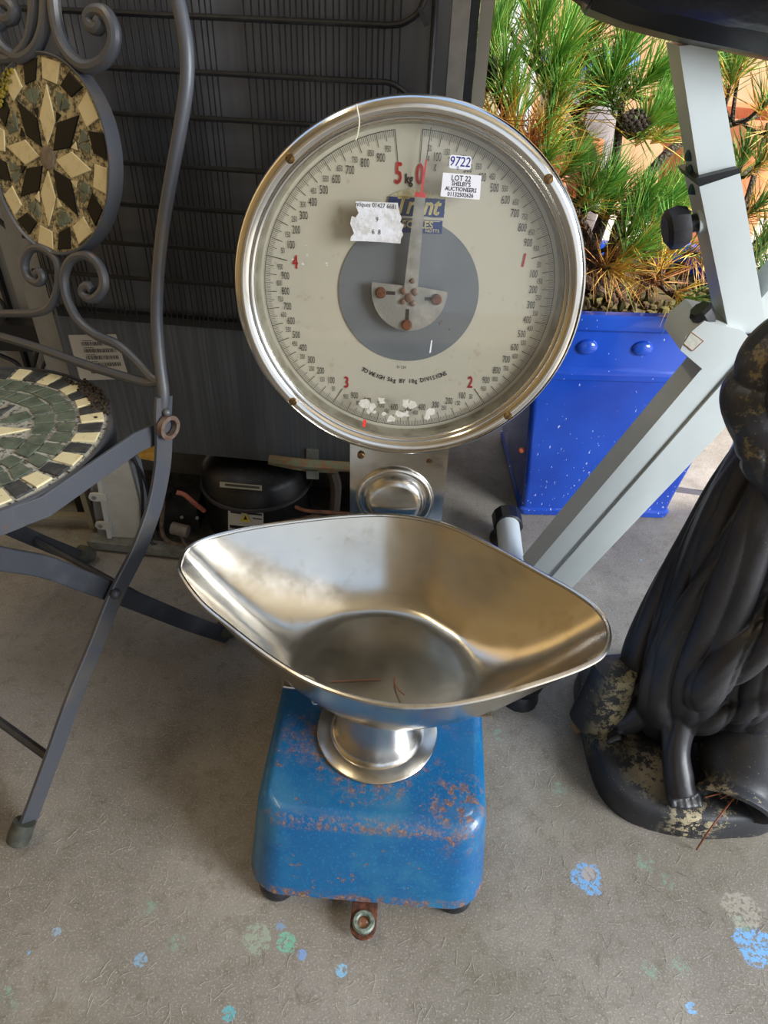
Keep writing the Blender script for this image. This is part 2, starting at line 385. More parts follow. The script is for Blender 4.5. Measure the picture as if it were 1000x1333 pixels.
gd = MT('grey_enamel', '5c6067', .5); gd.mix(gd.ramp(gd.noise(20, 4), .4, .7), '64686f'); gd.mix(gd.ramp(gd.noise(55, 5, .75), .67, .69), '3a2c26')
b = B(); b.lathe([(.0682, .0001), (.0682, .0008), (.001, .0008)], DC, DN, 80); b.build('grey_centre_disc', gd.m, scale)
# chapter ring: 500 divisions of 10 g over 0-5 kg
GAP, ROT = R(4.9), R(-2.9)
def dang(g): return ROT + GAP + (2*PI-2*GAP)*g/5000.0
def rp(r, a, z=0): return dp(r*math.sin(a), r*math.cos(a), z)
ZP = .0003
b = B()
for i in range(501):
    a = dang(i*10); ln = .0055; wd = .00016
    if i % 5 == 0: ln = .0082; wd = .00022
    if i % 10 == 0: ln = .0115; wd = .00028
    if i % 100 == 0: ln = .020; wd = .00034
    if i in (0, 500): ln = .026
    r0, r1 = .1404-ln, .1404; da0, da1 = wd/r0, wd/r1
    vs = [b.bm.verts.new(rp(*q, ZP)) for q in ((r0, a-da0), (r1, a-da1), (r1, a+da1), (r0, a+da0))]; b.face(vs)
for i in range(250):
    a0, a1 = dang(i*20), dang(i*20+20)
    b.face([b.bm.verts.new(rp(*q, ZP)) for q in ((.1402, a0), (.1407, a0), (.1407, a1), (.1402, a1))])
o = b.build('graduation_marks', ink, dial, smooth=False)
b = B()
for k in range(5):
    for j in range(1, 20):
        g = k*1000+j*50; a = dang(g); big = j % 2 == 0
        r = .1205 if big else .1262
        if k == 1 or k == 3: r -= .0
        s_ = .0104 if big else .0072
        c = rp(r, a, ZP); add_text(b, str(j*50), s_, frame(c, DX, DU), .5)
    if k == 0:
        for g, s_, rr in ((50, .006, .1195), (100, .008, .1135)):
            add_text(b, 'g', s_, frame(rp(rr, dang(g), ZP), DX, DU), .7)
add_text(b, 'kg', .0115, frame(dp(-.0050, .1005, ZP), DX, DU), .68, bold=.0004)
tx = 'TO WEIGH 5kg BY 10g DIVISIONS'
for i, ch in enumerate(tx):
    a = PI+ROT*.3 - (i-len(tx)/2+.5)*R(1.95)*-1*-1
    a = PI + (len(tx)/2-.5-i)*R(2.0)
    r = .0905; c = rp(r, a, ZP); e_r = (DX*math.sin(a)+DU*math.cos(a)); ex = -(DX*math.cos(a)-DU*math.sin(a))
    if ch != ' ': add_text(b, ch, .0064, frame(c, ex, -e_r), .85, bold=.00012)
add_text(b, 'D 12X', .004, frame(dp(-.003, -.0755, ZP), DX, DU), .9)
b.build('graduation_numbers', ink, dial, smooth=False)
b = B()
for k in range(1, 5):
    a = dang(k*1000); c = rp(.1125, a, ZP); add_text(b, str(k), .0175, frame(c, DX, DU), .6, bold=.0004, shear=.15 if k == 1 else 0)
add_text(b, '5', .0245, frame(dp(-.0145, .1040, ZP), DX, DU), .58, bold=.0006); add_text(b, '0', .0245, frame(dp(.0045, .1040, ZP), DX, DU), .58, bold=.0006)
b.build('kilogram_numerals', red_ink, dial, smooth=False)
# maker's plaques
def rect_on(name, x0, x1, y0, y1, mat, par, z0=.0009, th=.0004, jag=0, rot=0):
    b = B(); cx, cy = (x0+x1)/2, (y0+y1)/2
    if jag:
        P = []; n = 12
        for (ax, ay_), (bx, by) in (((x0, y0), (x1, y0)), ((x1, y0), (x1, y1)), ((x1, y1), (x0, y1)), ((x0, y1), (x0, y0))):
            for k in range(n):
                t = k/n; P.append((ax+(bx-ax)*t+random.uniform(-jag, jag), ay_+(by-ay_)*t+random.uniform(-jag, jag)))
    else: P = [(x0, y0), (x1, y0), (x1, y1), (x0, y1)]
    Q = []
    for x, y in P:
        dx, dy = x-cx, y-cy; Q.append(dp(cx+dx*math.cos(rot)-dy*math.sin(rot), cy+dx*math.sin(rot)+dy*math.cos(rot), z0))
    b.prism(Q, DN*th); return b.build(name, mat, par, smooth=False)
navy = simple('navy_enamel', '16326c', .4, 0, '122650', 80)
cream_ink = simple('cream_lettering', 'cfc08e', .5)
pq = rect_on('maker_plaque', -.0225, .0290, .0700, .0855, navy, scale, .0009, .0004, .0004)
b = B(); add_text(b, 'Trent', .0215, frame(dp(.0030, .0785, .0015), DX, DU), .82, bold=.0005, shear=.3); b.build('plaque_lettering', cream_ink, pq, smooth=False)
pq = rect_on('lower_plaque', -.0195, .0280, .0555, .0670, navy, scale, .0009, .0004)
b = B(); add_text(b, 'SCALES', .0085, frame(dp(.0050, .0625, .0015), DX, DU), 1.05, bold=.0002); add_text(b, 'NOTTS', .004, frame(dp(.019, .0578, .0015), DX, DU), 1.0)
b.box(dp(.0042, .0662, .0014), (.043, .0004, .0004), M.Rotation(DY, 3, 'Z')); b.build('plaque_lettering', cream_ink, pq, smooth=False)
b = B(); P = []
for k in range(13): a = R(-38+76*k/12); P.append(dp(.004+.043*math.sin(a), .0590+.034*math.cos(a), .0006))
for k in range(13): a = R(38-76*k/12); P.append(dp(.004+.043*math.sin(a), .0480+.034*math.cos(a), .0006))
b.prism(P, DN*.0003); tr = b.build('faded_transfer', simple('faded_gold_transfer', 'b9b5a2', .5, 0, 'aca47f', 300), scale, smooth=False)
b = B()
for j, (tx2, rr, s_) in enumerate((('NOT TO BE USED FOR', .0335, .0032), ('PURPOSES OF ANY TRADE', .0300, .0030))):
    for i, ch in enumerate(tx2):
        a = (i-len(tx2)/2+.5)*R(3.9); c = dp(.004+.043*math.sin(a), .0570-j*.0042+.034*math.cos(a), .0011)
        if ch != ' ': add_text(b, ch, s_, frame(c, DX*math.cos(a)-DU*math.sin(a)*.8, DU*math.cos(a)+DX*math.sin(a)*.8), .8)
b.build('transfer_lettering', simple('brown_lettering', '8a7a50', .6), tr, smooth=False)
# pointer: bob plate, arm, red tip, needle
al = MT('dull_aluminium', '8a8985', .5, .55); al.mix(al.ramp(al.noise(60, 5), .45, .7), 'a9a49f').bump(al.noise(300, 4), .25); al = al.m
hub = (0.0008, -.0020); ZB = .008
b = B(); P = []
for k in range(25):
    a = R(180+180*k/24); P.append(dp(hub[0]+.0355*math.cos(a)*1.03, hub[1]+.006+.0385*math.sin(a), ZB))
P.append(dp(hub[0]+.0365, hub[1]+.007, ZB)); P.append(dp(hub[0]+.010, hub[1]+.010, ZB)); P.append(dp(hub[0]-.008, hub[1]+.011, ZB)); P.append(dp(hub[0]-.0362, hub[1]+.013, ZB))
b.prism(P, DN*.0012); b.build('counterweight_plate', al, scale, smooth=False)
PA = [(hub[0]-.006, -.001), (hub[0]+.0075, -.001), (.0105, .088), (.0012, .0885)]
b = B(); b.prism([dp(x, y, ZB+.001) for x, y in PA], DN*.0013); b.build('pointer_arm', al, scale, smooth=False)
b = B(); b.prism([dp(x, y, ZB+.0015) for x, y in ((.0010, .0875), (.0110, .087), (.0110, .0905), (.0080, .091), (.0100, .118), (.0086, .118), (.0055, .0912), (.0010, .0915))], DN*.001); b.build('pointer_tip', red_ink, scale, smooth=False)
b = B(); b.tube([dp(.0090, .112, ZB+.0015), dp(.0118, .1425, ZB+.0005)], .00035, 6); b.build('pointer_needle', ink, scale, smooth=False)
for x, y, sx_, sy_ in ((-.0275, .0035, .009, .0), (.0265, -.0005, -.006, 0), (-.001, -.0265, 0, .009)):
    b = B(); c = dp(hub[0]+x+sx_*.8, hub[1]+y+sy_, ZB+.0013); b.box(c, (.0135 if sx_ else .0034, .0004, .0034 if sx_ else .013), M.Rotation(DY, 3, 'Z') @ M.Rotation(-DL, 3, 'X'))
    b.build('adjusting_slot', ink, scale, smooth=False)
    b = B(); b.lathe([(.0052, 0), (.0052, .0022), (.0040, .0034), (.001, .0036)], dp(hub[0]+x, hub[1]+y, ZB+.001), DN, 16); b.build('adjusting_nut', rusty, scale)
for x, y, r in ((-.0058, .006, .0032), (.0052, .0058, .0036), (0, 0, .0045), (-.006, -.004, .0026), (.004, -.005, .003), (.0022, .016, .0025)):
    b = B(); b.lathe([(r, 0), (r, .001), (r*.6, .002), (.0003, .0022)], dp(hub[0]+x, hub[1]+y, ZB+.0022), DN, 14); b.build('hub_rivet', simple('brown_rivet', '6a5248', .6, .3), scale)
# bezel
b = B()
bz = [(.1475, .010), (.1470, .0150), (.1482, .0175), (.1500, .0180)] + [(.1585+.0085*math.cos(R(160-t)), .0135+.0085*math.sin(R(160-t))) for t in range(0, 181, 12)] + [(.1672, .0040), (.1672, -.0030), (.163, -.0045), (.163, .0), (.1505, .008)]
b.ring(bz, DC, DN, 144)
b.build('chrome_bezel', chrome, scale, ang=60)
b = B(); b.ring([(.1445, .0), (.1500, .0), (.1500, .0125), (.1470, .0130), (.1455, .006)], DC, DN, 128)
b.build('inner_bezel_ring', simple('dull_silver_ring', 'b5b1a4', .3, .7, '8a8474', 40), scale, ang=60)
for x, y in ((380, 208), (711, 235), (660, 539), (385, 519)):
    q = apl(x, y, dp(0, 0, .02), DN); v = q-dp(0, 0, .02); v = v.normalized()*.1580
    screw(dp(0, 0, .0215)+v, DN, .0042, brass, scale, ang=.9)
gl = bpy.data.materials.new('dial_glass'); gl.use_nodes = True; N = gl.node_tree.nodes; N.clear()
tr_ = N.new('ShaderNodeBsdfTransparent'); gs = N.new('ShaderNodeBsdfGlossy'); gs.inputs['Roughness'].default_value = .04
lw = N.new('ShaderNodeLayerWeight'); lw.inputs[0].default_value = .5; pw = N.new('ShaderNodeMath'); pw.operation = 'POWER'; pw.inputs[1].default_value = 4; gl.node_tree.links.new(lw.outputs['Facing'], pw.inputs[0]); fr = N.new('ShaderNodeMath'); fr.operation = 'MULTIPLY_ADD'; fr.inputs[1].default_value = .5; fr.inputs[2].default_value = .035; gl.node_tree.links.new(pw.outputs[0], fr.inputs[0]); mx = N.new('ShaderNodeMixShader'); ou = N.new('ShaderNodeOutputMaterial')
tr_.inputs[0].default_value = (.97, .97, .955, 1)
gl.node_tree.links.new(fr.outputs[0], mx.inputs[0]); gl.node_tree.links.new(tr_.outputs[0], mx.inputs[1]); gl.node_tree.links.new(gs.outputs[0], mx.inputs[2]); gl.node_tree.links.new(mx.outputs[0], ou.inputs[0])
ZG = .0135
b = B(); b.lathe([(.1475, ZG), (.1475, ZG+.0008), (.001, ZG+.0008)], DC, DN, 96); b.build('dial_glass', gl, scale)
# stickers stuck on the glass
def gpix(x, y, z=ZG+.001):
    q = apl(x, y, dp(0, 0, z), DN)-dp(0, 0, z); return q.dot(DX), q.dot(DU)
def sticker(name, pts, mat, z=ZG+.001, label=None, th=.0003):
    b = B(); b.prism([dp(*gpix(x, y, z), z) for x, y in pts], DN*th); return b.build(name, mat, scale, smooth=False, label=label)
st = sticker('lot_sticker', [(577, 224.5), (627, 228.5), (624.5, 260), (573.5, 255.5)], white_print, label='white printed lot sticker')
b = B(); ex = (dp(*gpix(627, 228.5))-dp(*gpix(577, 224.5))).normalized(); ey = DN.cross(ex)
for (x, y), t, s_ in (((600.5, 232.5), 'LOT 22', .0062), ((600.5, 239.8), "SHELBY'S", .0048), ((600, 246.8), 'AUCTIONEERS', .0048), ((599.5, 253.8), '01132502626', .0048)):
    g = gpix(x, y); add_text(b, t, s_, frame(dp(*g, ZG+.0014), ex, ey), .88, bold=.00012)
b.build('sticker_print', ink, st, smooth=False)
st = sticker('price_sticker', [(586, 203), (588, 201.5), (612, 203.5), (614, 205.5), (613, 219), (611, 221), (587, 219), (584.5, 217)], white_print, ZG+.0012, label='small white sticker with handwritten number')
b = B()
g = gpix(599, 211); add_text(b, '9722', .0108, frame(dp(*g, ZG+.0017), ex, ey), .85, shear=.1, bold=.00005); g = gpix(596, 219); add_text(b, '0', .0045, frame(dp(*g, ZG+.0017), ex, ey), .9)
b.build('handwriting', blue_ink, st, smooth=False)
tp = MT('torn_paper', 'c9cad0', .7); tp.mix(tp.ramp(tp.noise(90, 6, .7), .45, .6), 'b3b1ae').bump(tp.noise(120, 5), .8, .001)
TS = [(463, 262), (518, 264), (518.5, 268), (520, 277), (523, 284), (521, 289), (526, 293), (523, 300), (525, 306), (522, 311), (521.5, 317), (497, 315), (476, 314), (456.5, 313.5), (457, 308), (461, 304), (459, 298), (456, 291), (458, 281), (463, 283), (467, 277), (464, 270)]
st = sticker('torn_sticker', TS, tp.m, label='torn grey paper sticker')
b = B(); g = gpix(490, 267.5); add_text(b, 'ntiques 01427 6681', .0055, frame(dp(*g, ZG+.0015), ex, ey), .85)
for (x, y), t in (((491, 286), '9'), ((490, 302), '6  8')): g = gpix(x, y); add_text(b, t, .006, frame(dp(*g, ZG+.0015), ex, ey), .9)
b.build('sticker_print', ink, st, smooth=False)
random.seed(3)
resm = simple('translucent_glue', 'b4b0a4', .6, 0, 'c4c2ba', 200)
for (x0, x1, y0, y1, nn) in ((472, 510, 520, 548, 9), (518, 536, 524, 543, 4), (556, 571, 526, 541, 2), (377, 382, 330, 338, 1), (394, 400, 318, 352, 3), (422, 434, 341, 347, 2)):
    for i in range(nn):
        x, y = random.uniform(x0, x1), random.uniform(y0, y1); s_ = random.uniform(3, 9) if x0 > 470 else random.uniform(1, 2.5)
        P = [(x+s_*random.uniform(.2, 1.3)*math.cos(k*PI/4), y+s_*random.uniform(.4, 1)*math.sin(k*PI/4)) for k in range(8)]
        o = sticker('sticker_residue', P, resm, ZG+.0009+.00004*i, th=.0002)
red_wax = simple('red_tape', 'd8382e', .5)
sticker('red_tape_scrap', [(473, 546), (477, 547), (476, 556), (472, 555)], red_wax, ZG+.0012)
sticker('white_scratch', [(561.5, 443), (563, 443), (561, 459), (559, 459.5)], white_print, ZG+.001)
# ---- pan support arms
for (x, y, z), tip in (((372, 884, .268), 1), ((640, 922, .262), 2)):
    T = az(x, y, z-.016); S = V((pc.x, pc.y, .216)); d = (T-S); dh = V((d.x, d.y, 0)).normalized(); sd = dh.cross(V((0, 0, 1)))
    pts = [S+dh*.045, S+dh*.075+V((0, 0, -.002)), T-dh*.03+V((0, 0, -.018)), T+dh*.004]
    b = B(); b.tube(smooth_path(pts, 5), 0, rect=(.020, .0025), nrm=sd); b.build('pan_arm', steel, scale, smooth=False)
# string hanging over the bezel
b = B(); b.tube(smooth_path([dp(-.052, .158, .012), dp(-.0512, .155, .024), dp(-.0490, .146, .023), dp(-.0500, .137, .022), dp(-.0520, .131, .021)], 5), .0006, 5); b.build('loose_thread', simple('pale_thread', 'c9c2ac', .8), scale)

# ================================================================== WEIGHING PAN
RIMPX = [(236, 748), (235, 732), (243, 716), (262, 704), (294, 694), (345, 684), (410, 675.5), (470, 670.5), (515, 671), (560, 678), (600, 691), (650, 716), (700, 744), (745, 769), (775, 791), (790, 812), (793, 833), (784, 853), (762, 867), (720, 883), (665, 900), (620, 911), (575, 918), (530, 920), (485, 914), (435, 900), (390, 880), (345, 851), (300, 816), (262, 784)]
ZR = .33
rim = smooth_path([az(x, y, ZR) for x, y in RIMPX], 4, closed=True)
PCN = V((pc.x+.004, pc.y+.004, 0))
pan = thing('weighing_pan', 'large stainless steel scoop pan with pointed ends resting on the scale', 'pan', (PCN.x, PCN.y, .2286))
def pan_ring(t, dz=0, off=0):
    out = []
    for p in rim:
        d = V((p.x-PCN.x, p.y-PCN.y, 0)); L = d.length
        k = t
        Lr = min(.100, L*.60)
        rr = Lr*min(t/.30, 1) + (L-Lr)*max(0, (t-.30)/.70) if t > .30 else Lr*t/.30
        q = d.normalized()*(rr-off*0)
        s_ = max(0, (t-.30)/.70)
        h = (1-(1-s_)**1.0)
        z = .2300 + (ZR-.2300)*(.62*s_**1.9+.38*s_) - (.0 if t > .3 else .0) 
        out.append(V((PCN.x+q.x, PCN.y+q.y, z+dz)))
    return out
TT = [.04, .12, .20, .26, .32, .38, .45, .53, .61, .69, .77, .85, .92, .97, 1.0]
b = B(); inner = [pan_ring(t) for t in TT]; outer = [pan_ring(t, -.0014) for t in TT]
b.loft(inner[::1], True, False); b.loft(outer, True, False)
n = len(rim); 
ps = MT('polished_pan_steel', 'c9c4ba', .2, 1)
ps.rough(ps.noise(40, 6, .7), .13, .30); ps.mix(ps.ramp(ps.noise(18, 6, .7), .55, .8), 'a79d88')
ps.mix(ps.math('MULTIPLY', ps.disc(0, 0, .03, .085), .45), '9a8a68'); ps.bump(ps.math('ADD', ps.noise(11, 2), ps.math('MULTIPLY', ps.noise(60, 2), .06)), .30, .004)
bmesh.ops.remove_doubles(b.bm, verts=b.bm.verts[:], dist=1e-6)
b.build('bowl', ps.m, pan, ang=80)
b = B(); b.tube([p+V((0, 0, -.0002)) for p in rim]+[rim[0]+V((0, 0, -.0002))], .0026, 8, nrm=(0, 0, 1), cap=False); b.build('rolled_rim', steel, pan)
b = B()
b.tube([az(430+11*k, 887-.5*k, .2315) for k in range(7)], .0004, 5); 
b.tube(smooth_path([az(514, 882, .2318), az(514, 890, .2335), az(519, 898, .237), az(527, 905, .242)], 4), .0007, 5)
tag(b.build('pine_needles_in_pan', simple('dry_needle', '8a4a26', .7)), 'two dry brown pine needles lying in the bottom of the steel pan', 'needles')['kind'] = 'stuff'

# ================================================================== UPTURNED FRIDGE BACK
FR = R(-5.7); fo = V((-.512, 1.003, 0))
fridge = thing('refrigerator', 'dark back of a refrigerator with wire condenser grid and exposed compressor behind the scale', 'refrigerator', fo, FR)
FW = WM[fridge.name]; fn = FW.to_3x3() @ V((0, -1, 0))
def fp(x, y, z): return FW @ V((x, y, z))
def fpx(x, y, off=0.0):
    """pixel -> local (x, z) on fridge plane at local depth -off"""
    q = FW.inverted() @ apl(x, y, FW @ V((0, -off, 0)), fn); return q.x, q.z
FRM = M.Rotation(FR, 3, 'Z')
FX1 = .600
dk = MT('dark_grey_panel', '4c5056', .45); dk.mix(dk.ramp(dk.noise(220, 4, vec=dk.map((1, 1, .02))), .42, .66), '62666d'); dk.mix(dk.ramp(dk.noise(6, 4, vec=dk.map((1, 1, .3))), .45, .75), '44474c')
dk.bump(dk.noise(420, 2, vec=dk.map((1, 1, .01))), .4, .001).rough(dk.noise(120, 3, vec=dk.map((1, 1, .03))), .3, .6)
upm = MT('grey_back_sheet', '6c6d72', .36, .5); upm.mix(upm.ramp(upm.noise(9, 4, vec=upm.map((1, 1, .12))), .4, .7), '48494e')
zb = fpx(300, 592)[1]
zl = fpx(300, 420)[1]
b = B(); b.box(fp(.285, .19, (zb+1.35)/2+.0), (.57, .36, 1.35-zb), FRM); b.build('cabinet', simple('dark_cabinet', '2a2b2e', .5), fridge, smooth=False)
b = B(); b.box(fp(.285, .006, (zl+1.35)/2), (.565, .01, 1.35-zl), FRM); b.build('back_sheet', upm.m, fridge, smooth=False)
b = B(); b.box(fp(.285, .002, (zb+zl)/2), (.566, .020, zl-zb), FRM); lowp = b.build('lower_panel', dk.m, fridge, smooth=False, label='ribbed dark grey lower back panel')
b = B(); b.box(fp(.285, -.006, zl), (.545, .012, .012), FRM); b.build('mounting_rail', black_paint, fridge, smooth=False)
silver = simple('silver_side_strip', '9c9a98', .4, .3, '8a8886', 30); 
b = B(); b.box(fp(.578, .03, .75), (.020, .06, 1.2), FRM); b.build('side_trim', silver, fridge, smooth=False, label='brushed silver edge strip')
b = B(); b.box(fp(.593, .05, .75), (.009, .06, 1.2), FRM); b.build('door_gasket', black_rubber, fridge, smooth=False)
b = B(); b.box(fp(.606, .06, .75), (.015, .05, 1.2), FRM); b.build('door_edge', simple('taupe_edge', 'b0aba0', .5), fridge, smooth=False)
b = B(); b.box(fp(-.022, .03, .72), (.040, .05, 1.25), FRM); b.build('left_side_trim', simple('pale_grey_side', '8e8c88', .5, 0, '7d7b76', 20), fridge, smooth=False, label='pale grey edge strip')
# condenser wires
x = .012; wires = []; random.seed(5)
gaps = [(.085, .105), (.148, .165), (.305, .335)]
while x < .520:
    if not any(a < x < c for a, c in gaps): wires.append(x)
    x += .0066 + (.0022 if random.random() < .3 else 0)
bwm = B(); bwm.cyl((0, 0, 0), (0, 0, 1.30-zl), .0010, n=6); wm = bwm.mesh('condenser_wire')
first = True
for x in wires:
    for dy in (-.020,):
        o = bpy.data.objects.new('condenser_wire', wm); C.objects.link(o); o.parent = fridge; o.location = (x, dy, zl)
wm.materials.append(black_paint)
tz = []
for yp in (17, 89, 148, 212, 266, 317, 361): tz.append(fpx(160, yp, .024)[1])
for i, z in enumerate(tz):
    b = B(); x1 = .545 if i else .50
    pts = [fp(u_, -.024, z) for u_ in (.0, .15, .30, .40, .45, .475, .49, .50)]
    if i == 0: pts += [fp(.52, -.024, z+.004), fp(.538, -.024, z+.022), fp(.545, -.024, z+.08), fp(.546, -.024, z+.3)]
    elif i == 1: pts += [fp(.512, -.024, z-.003), fp(.528, -.024, z-.014), fp(.536, -.024, z-.035)]
    b.tube(smooth_path(pts, 5), .0032, 8); b.build('condenser_tube', black_paint, fridge)
b = B(); q = fpx(551, 22, .03); b.box(fp(q[0], -.03, q[1]), (.005, .006, .018), FRM @ M.Rotation(-.5, 3, 'Y')); b.build('tube_clip', black_rubber, fridge, smooth=False)
b = B(); b.tube([fp(.548, -.012, .45), fp(.55, -.012, .8), fp(.545, -.012, 1.3)], .0035, 8); b.build('power_cord', black_rubber, fridge)
# barcode label
LP = [(89, 436), (151, 435), (168.5, 493), (105, 495)]
def fq(x, y, off=.0085): a, c = fpx(x, y, off); return fp(a, -off, c)
b = B(); b.prism([fq(*q) for q in LP], fn*.0006); lab = b.build('barcode_label', simple('label_paper', 'b4b1aa', .7), lowp, smooth=False)
def lpt(u, v):  # bilinear in the label
    P = [V((*q, 0)) for q in LP]; return (P[0]*(1-u)+P[1]*u)*(1-v)+(P[3]*(1-u)+P[2]*u)*v
b = B(); random.seed(9)
for r_ in range(5):
    v0 = .16+r_*.155; u = .22+.01*r_
    while u < .9 - (.25 if r_ == 4 else 0):
        wd = random.choice((.008, .012, .02)); P = [lpt(u, v0), lpt(u+wd, v0), lpt(u+wd, v0+.085), lpt(u, v0+.085)]
        b.face([b.bm.verts.new(fq(q.x, q.y, .0092)) for q in P]); u += wd+random.choice((.008, .012))
    P = [lpt(.25, v0-.03), lpt(.45, v0-.03), lpt(.45, v0-.018), lpt(.25, v0-.018)]; b.face([b.bm.verts.new(fq(q.x, q.y, .0092)) for q in P])
b.build('barcode', ink, lab, smooth=False)
# compressor bay
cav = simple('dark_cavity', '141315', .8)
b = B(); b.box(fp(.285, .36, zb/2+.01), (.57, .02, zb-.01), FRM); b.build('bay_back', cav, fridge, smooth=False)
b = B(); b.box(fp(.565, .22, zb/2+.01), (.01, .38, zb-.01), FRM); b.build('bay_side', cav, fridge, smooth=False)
galv = simple('galvanised_rail', '8a8c86', .45, .4, '6c6e68', 60, .1)
rl = FW.inverted() @ az(128, 716, .005); ry = rl.y
b = B(); b.box(fp(.29, ry+.012, .014), (.60, .022, .016), FRM); b.build('base_rail', galv, fridge, bevel=.002)
b = B(); b.box(fp(.28, ry+.13, .012), (.57, .22, .006), FRM); b.build('base_tray', simple('dirty_tray', '3b3935', .8, 0, '57514a', 60), fridge, smooth=False)
cc = ay(333, 700, 1.02)
cmp_c = V((-.232, 1.035, 0))
cm = MT('black_compressor_shell', '121214', .33); cm.mix(cm.ramp(cm.noise(140, 4), .6, .75), '3a3836').rough(cm.noise(60, 4), .25, .6); cm = cm.m
q1 = ay(264, 640, 1.0); q2 = ay(402, 640, 1.0); cr_ = (q2.x-q1.x)/2*1.0; cxx = (q1.x+q2.x)/2
def cz(y): return ay(333, y, .95).z
b = B(); zt = ay(333, 597, 1.0).z; zs = ay(333, 655, .945).z
b.lathe([(cr_*.85, .02), (cr_, .03), (cr_, zs-.004), (cr_*1.02, zs), (cr_*.995, zs+.006), (cr_*.98, zs+.03), (cr_*.90, zt-.016), (cr_*.72, zt-.004), (cr_*.4, zt+.002), (.002, zt+.004)], (cxx, 1.02, 0), n=48)
comp = b.build('compressor', cm, fridge, ang=50)
b = B(); b.ring([(cr_*1.0, -.003), (cr_*1.045, -.003), (cr_*1.045, .002), (cr_*1.0, .003)], (cxx, 1.02, zs), (0, 0, 1), 48); b.build('seam_band', simple('scuffed_seam', '4a494b', .4, .4), comp)
def curved_label(name, pxs, zc_, mat, rad, par, lift=.0008, n=8):
    (x0, y0), (x1, y1), hgt = pxs
    b = B(); rows = []
    for k in range(n+1):
        t = k/n; x = x0+(x1-x0)*t; y = y0+(y1-y0)*t
        for dyv in (0, hgt):
            d = ray(x, y+dyv); o2 = V((0-cxx, 0-1.02)); dd = V((d.x, d.y)); A = dd.dot(dd); Bq = 2*o2.dot(dd); Cq = o2.dot(o2)-(rad+lift)**2
            D = Bq*Bq-4*A*Cq; tt = (-Bq-math.sqrt(max(D, 0)))/(2*A); rows.append(b.bm.verts.new(O+d*tt))
    for k in range(n): b.face([rows[2*k], rows[2*k+1], rows[2*k+3], rows[2*k+2]])
    return b.build(name, mat, par, smooth=True)
clabm = MT('printed_label', 'c3c3bd', .5); clab = clabm.m
L1 = curved_label('rating_label', ((297, 663), (343, 668), 27), 0, clab, cr_, comp, .0012)
curved_label('label_print', ((299, 683), (340, 688), 4), 0, ink, cr_, L1, .0016)
curved_label('label_print', ((300, 665), (314, 667), 2.5), 0, ink, cr_, L1, .0016)
curved_label('label_print', ((322, 667), (341, 669), 2.5), 0, ink, cr_, L1, .0016)
curved_label('label_print', ((329, 674), (341, 675.5), 1.5), 0, ink, cr_, L1, .0016)
b = B(); b.face([b.bm.verts.new(ay(x, y, 1.02-cr_-.0035)) for x, y in ((320, 668), (327, 680), (312, 679))]); b.build('hazard_triangle', simple('yellow_hazard', 'd9c640', .5), L1)
b = B(); b.face([b.bm.verts.new(ay(x, y, 1.02-cr_-.0040)) for x, y in ((319.5, 671), (322, 676.5), (317, 676.5))]); b.build('flame_mark', ink, L1)
L2 = curved_label('serial_label', ((286, 627), (341, 632), 7), 0, simple('serial_paper', 'bdbcae', .6), cr_*.985, comp, .002)
curved_label('serial_barcode', ((293, 629.5), (338, 633.5), 3), 0, simple('grey_print', '55524c', .7), cr_*.985, L2, .0025)
# pipes, wires and boxes in the bay
def pipe(name, pts, r, mat, rads=None): b = B(); b.tube(smooth_path([ay(*q) for q in pts], 5), r, 8, rads=rads); return b.build(name, mat, fridge)
pipe('copper_stub', [(230, 641, .93), (240, 644, .93), (252, 654, .93), (266, 665, .94)], .0042, simple('red_copper_pipe', 'b0604c', .5, .1, '7a5648', 120))
pipe('copper_pipe', [(385, 660, .95), (400, 665, .94), (430, 667, .94), (455, 669, .94)], .0035, copper)
pipe('lower_pipe', [(369, 679, .93), (390, 676, .92), (410, 672, .92), (430, 676, .92)], .0032, simple('grimy_pipe', '5c4a40', .6, .3))
insul = simple('frayed_insulation', '6f7a62', .95, 0, '8a5f42', 90, 1.0, 160)
pipe('lagged_pipe', [(350, 598, .93), (372, 601, .93), (400, 604, .93), (430, 606, .93), (462, 608, .93)], .0085, insul)
pipe('lagged_pipe', [(356, 603, .94), (400, 611, .94), (440, 613, .94)], .004, insul)
b = B(); b.box(ay(407, 592, .955), (.020, .003, .022)); b.build('pipe_bracket', galv, fridge, bevel=.001)
b = B(); b.box(ay(407, 618, .93), (.020, .003, .016)); b.build('pipe_bracket', galv, fridge, bevel=.001)
pipe('grey_hose', [(432, 612, .97), (437, 630, .98), (436, 655, .98), (433, 680, .98)], .010, simple('brown_grey_hose', '4d453f', .6))
dust = simple('dusty_cable', '6f6254', .9, 0, '57493c', 120, .6)
pipe('dusty_cable', [(213, 620, .95), (212, 660, .95), (211, 692, .94), (222, 706, .935), (250, 709, .93), (285, 706, .93)], .0040, dust)
pipe('dusty_cable', [(236, 697, .93), (240, 707, .925), (247, 716, .92)], .0025, dust)
pipe('bay_cable', [(165, 583, .95), (178, 605, .945), (185, 640, .94), (186, 680, .94), (197, 706, .93), (205, 710, .93)], .0030, black_rubber)
pipe('bay_cable', [(150, 580, .96), (174, 600, .95), (190, 630, .95), (197, 670, .95), (204, 700, .94)], .0026, black_rubber)
pipe('grey_pipe', [(216, 640, .99), (221, 665, .99), (220, 695, .98)], .009, simple('grimy_tube', '2f2c2a', .6))
b = B(); b.cyl(ay(224, 687, .935), ay(245, 692, .93), .011, n=18); b.build('run_capacitor', simple('dusty_grey_plastic', '77706a', .6, 0, '5f5850', 60), fridge)
b = B(); b.box(ay(236, 660, .99), (.075, .06, .05)); b.build('starter_box', simple('black_starter_box', '1b1a1b', .5, 0, '2b2929', 60), fridge, bevel=.004)
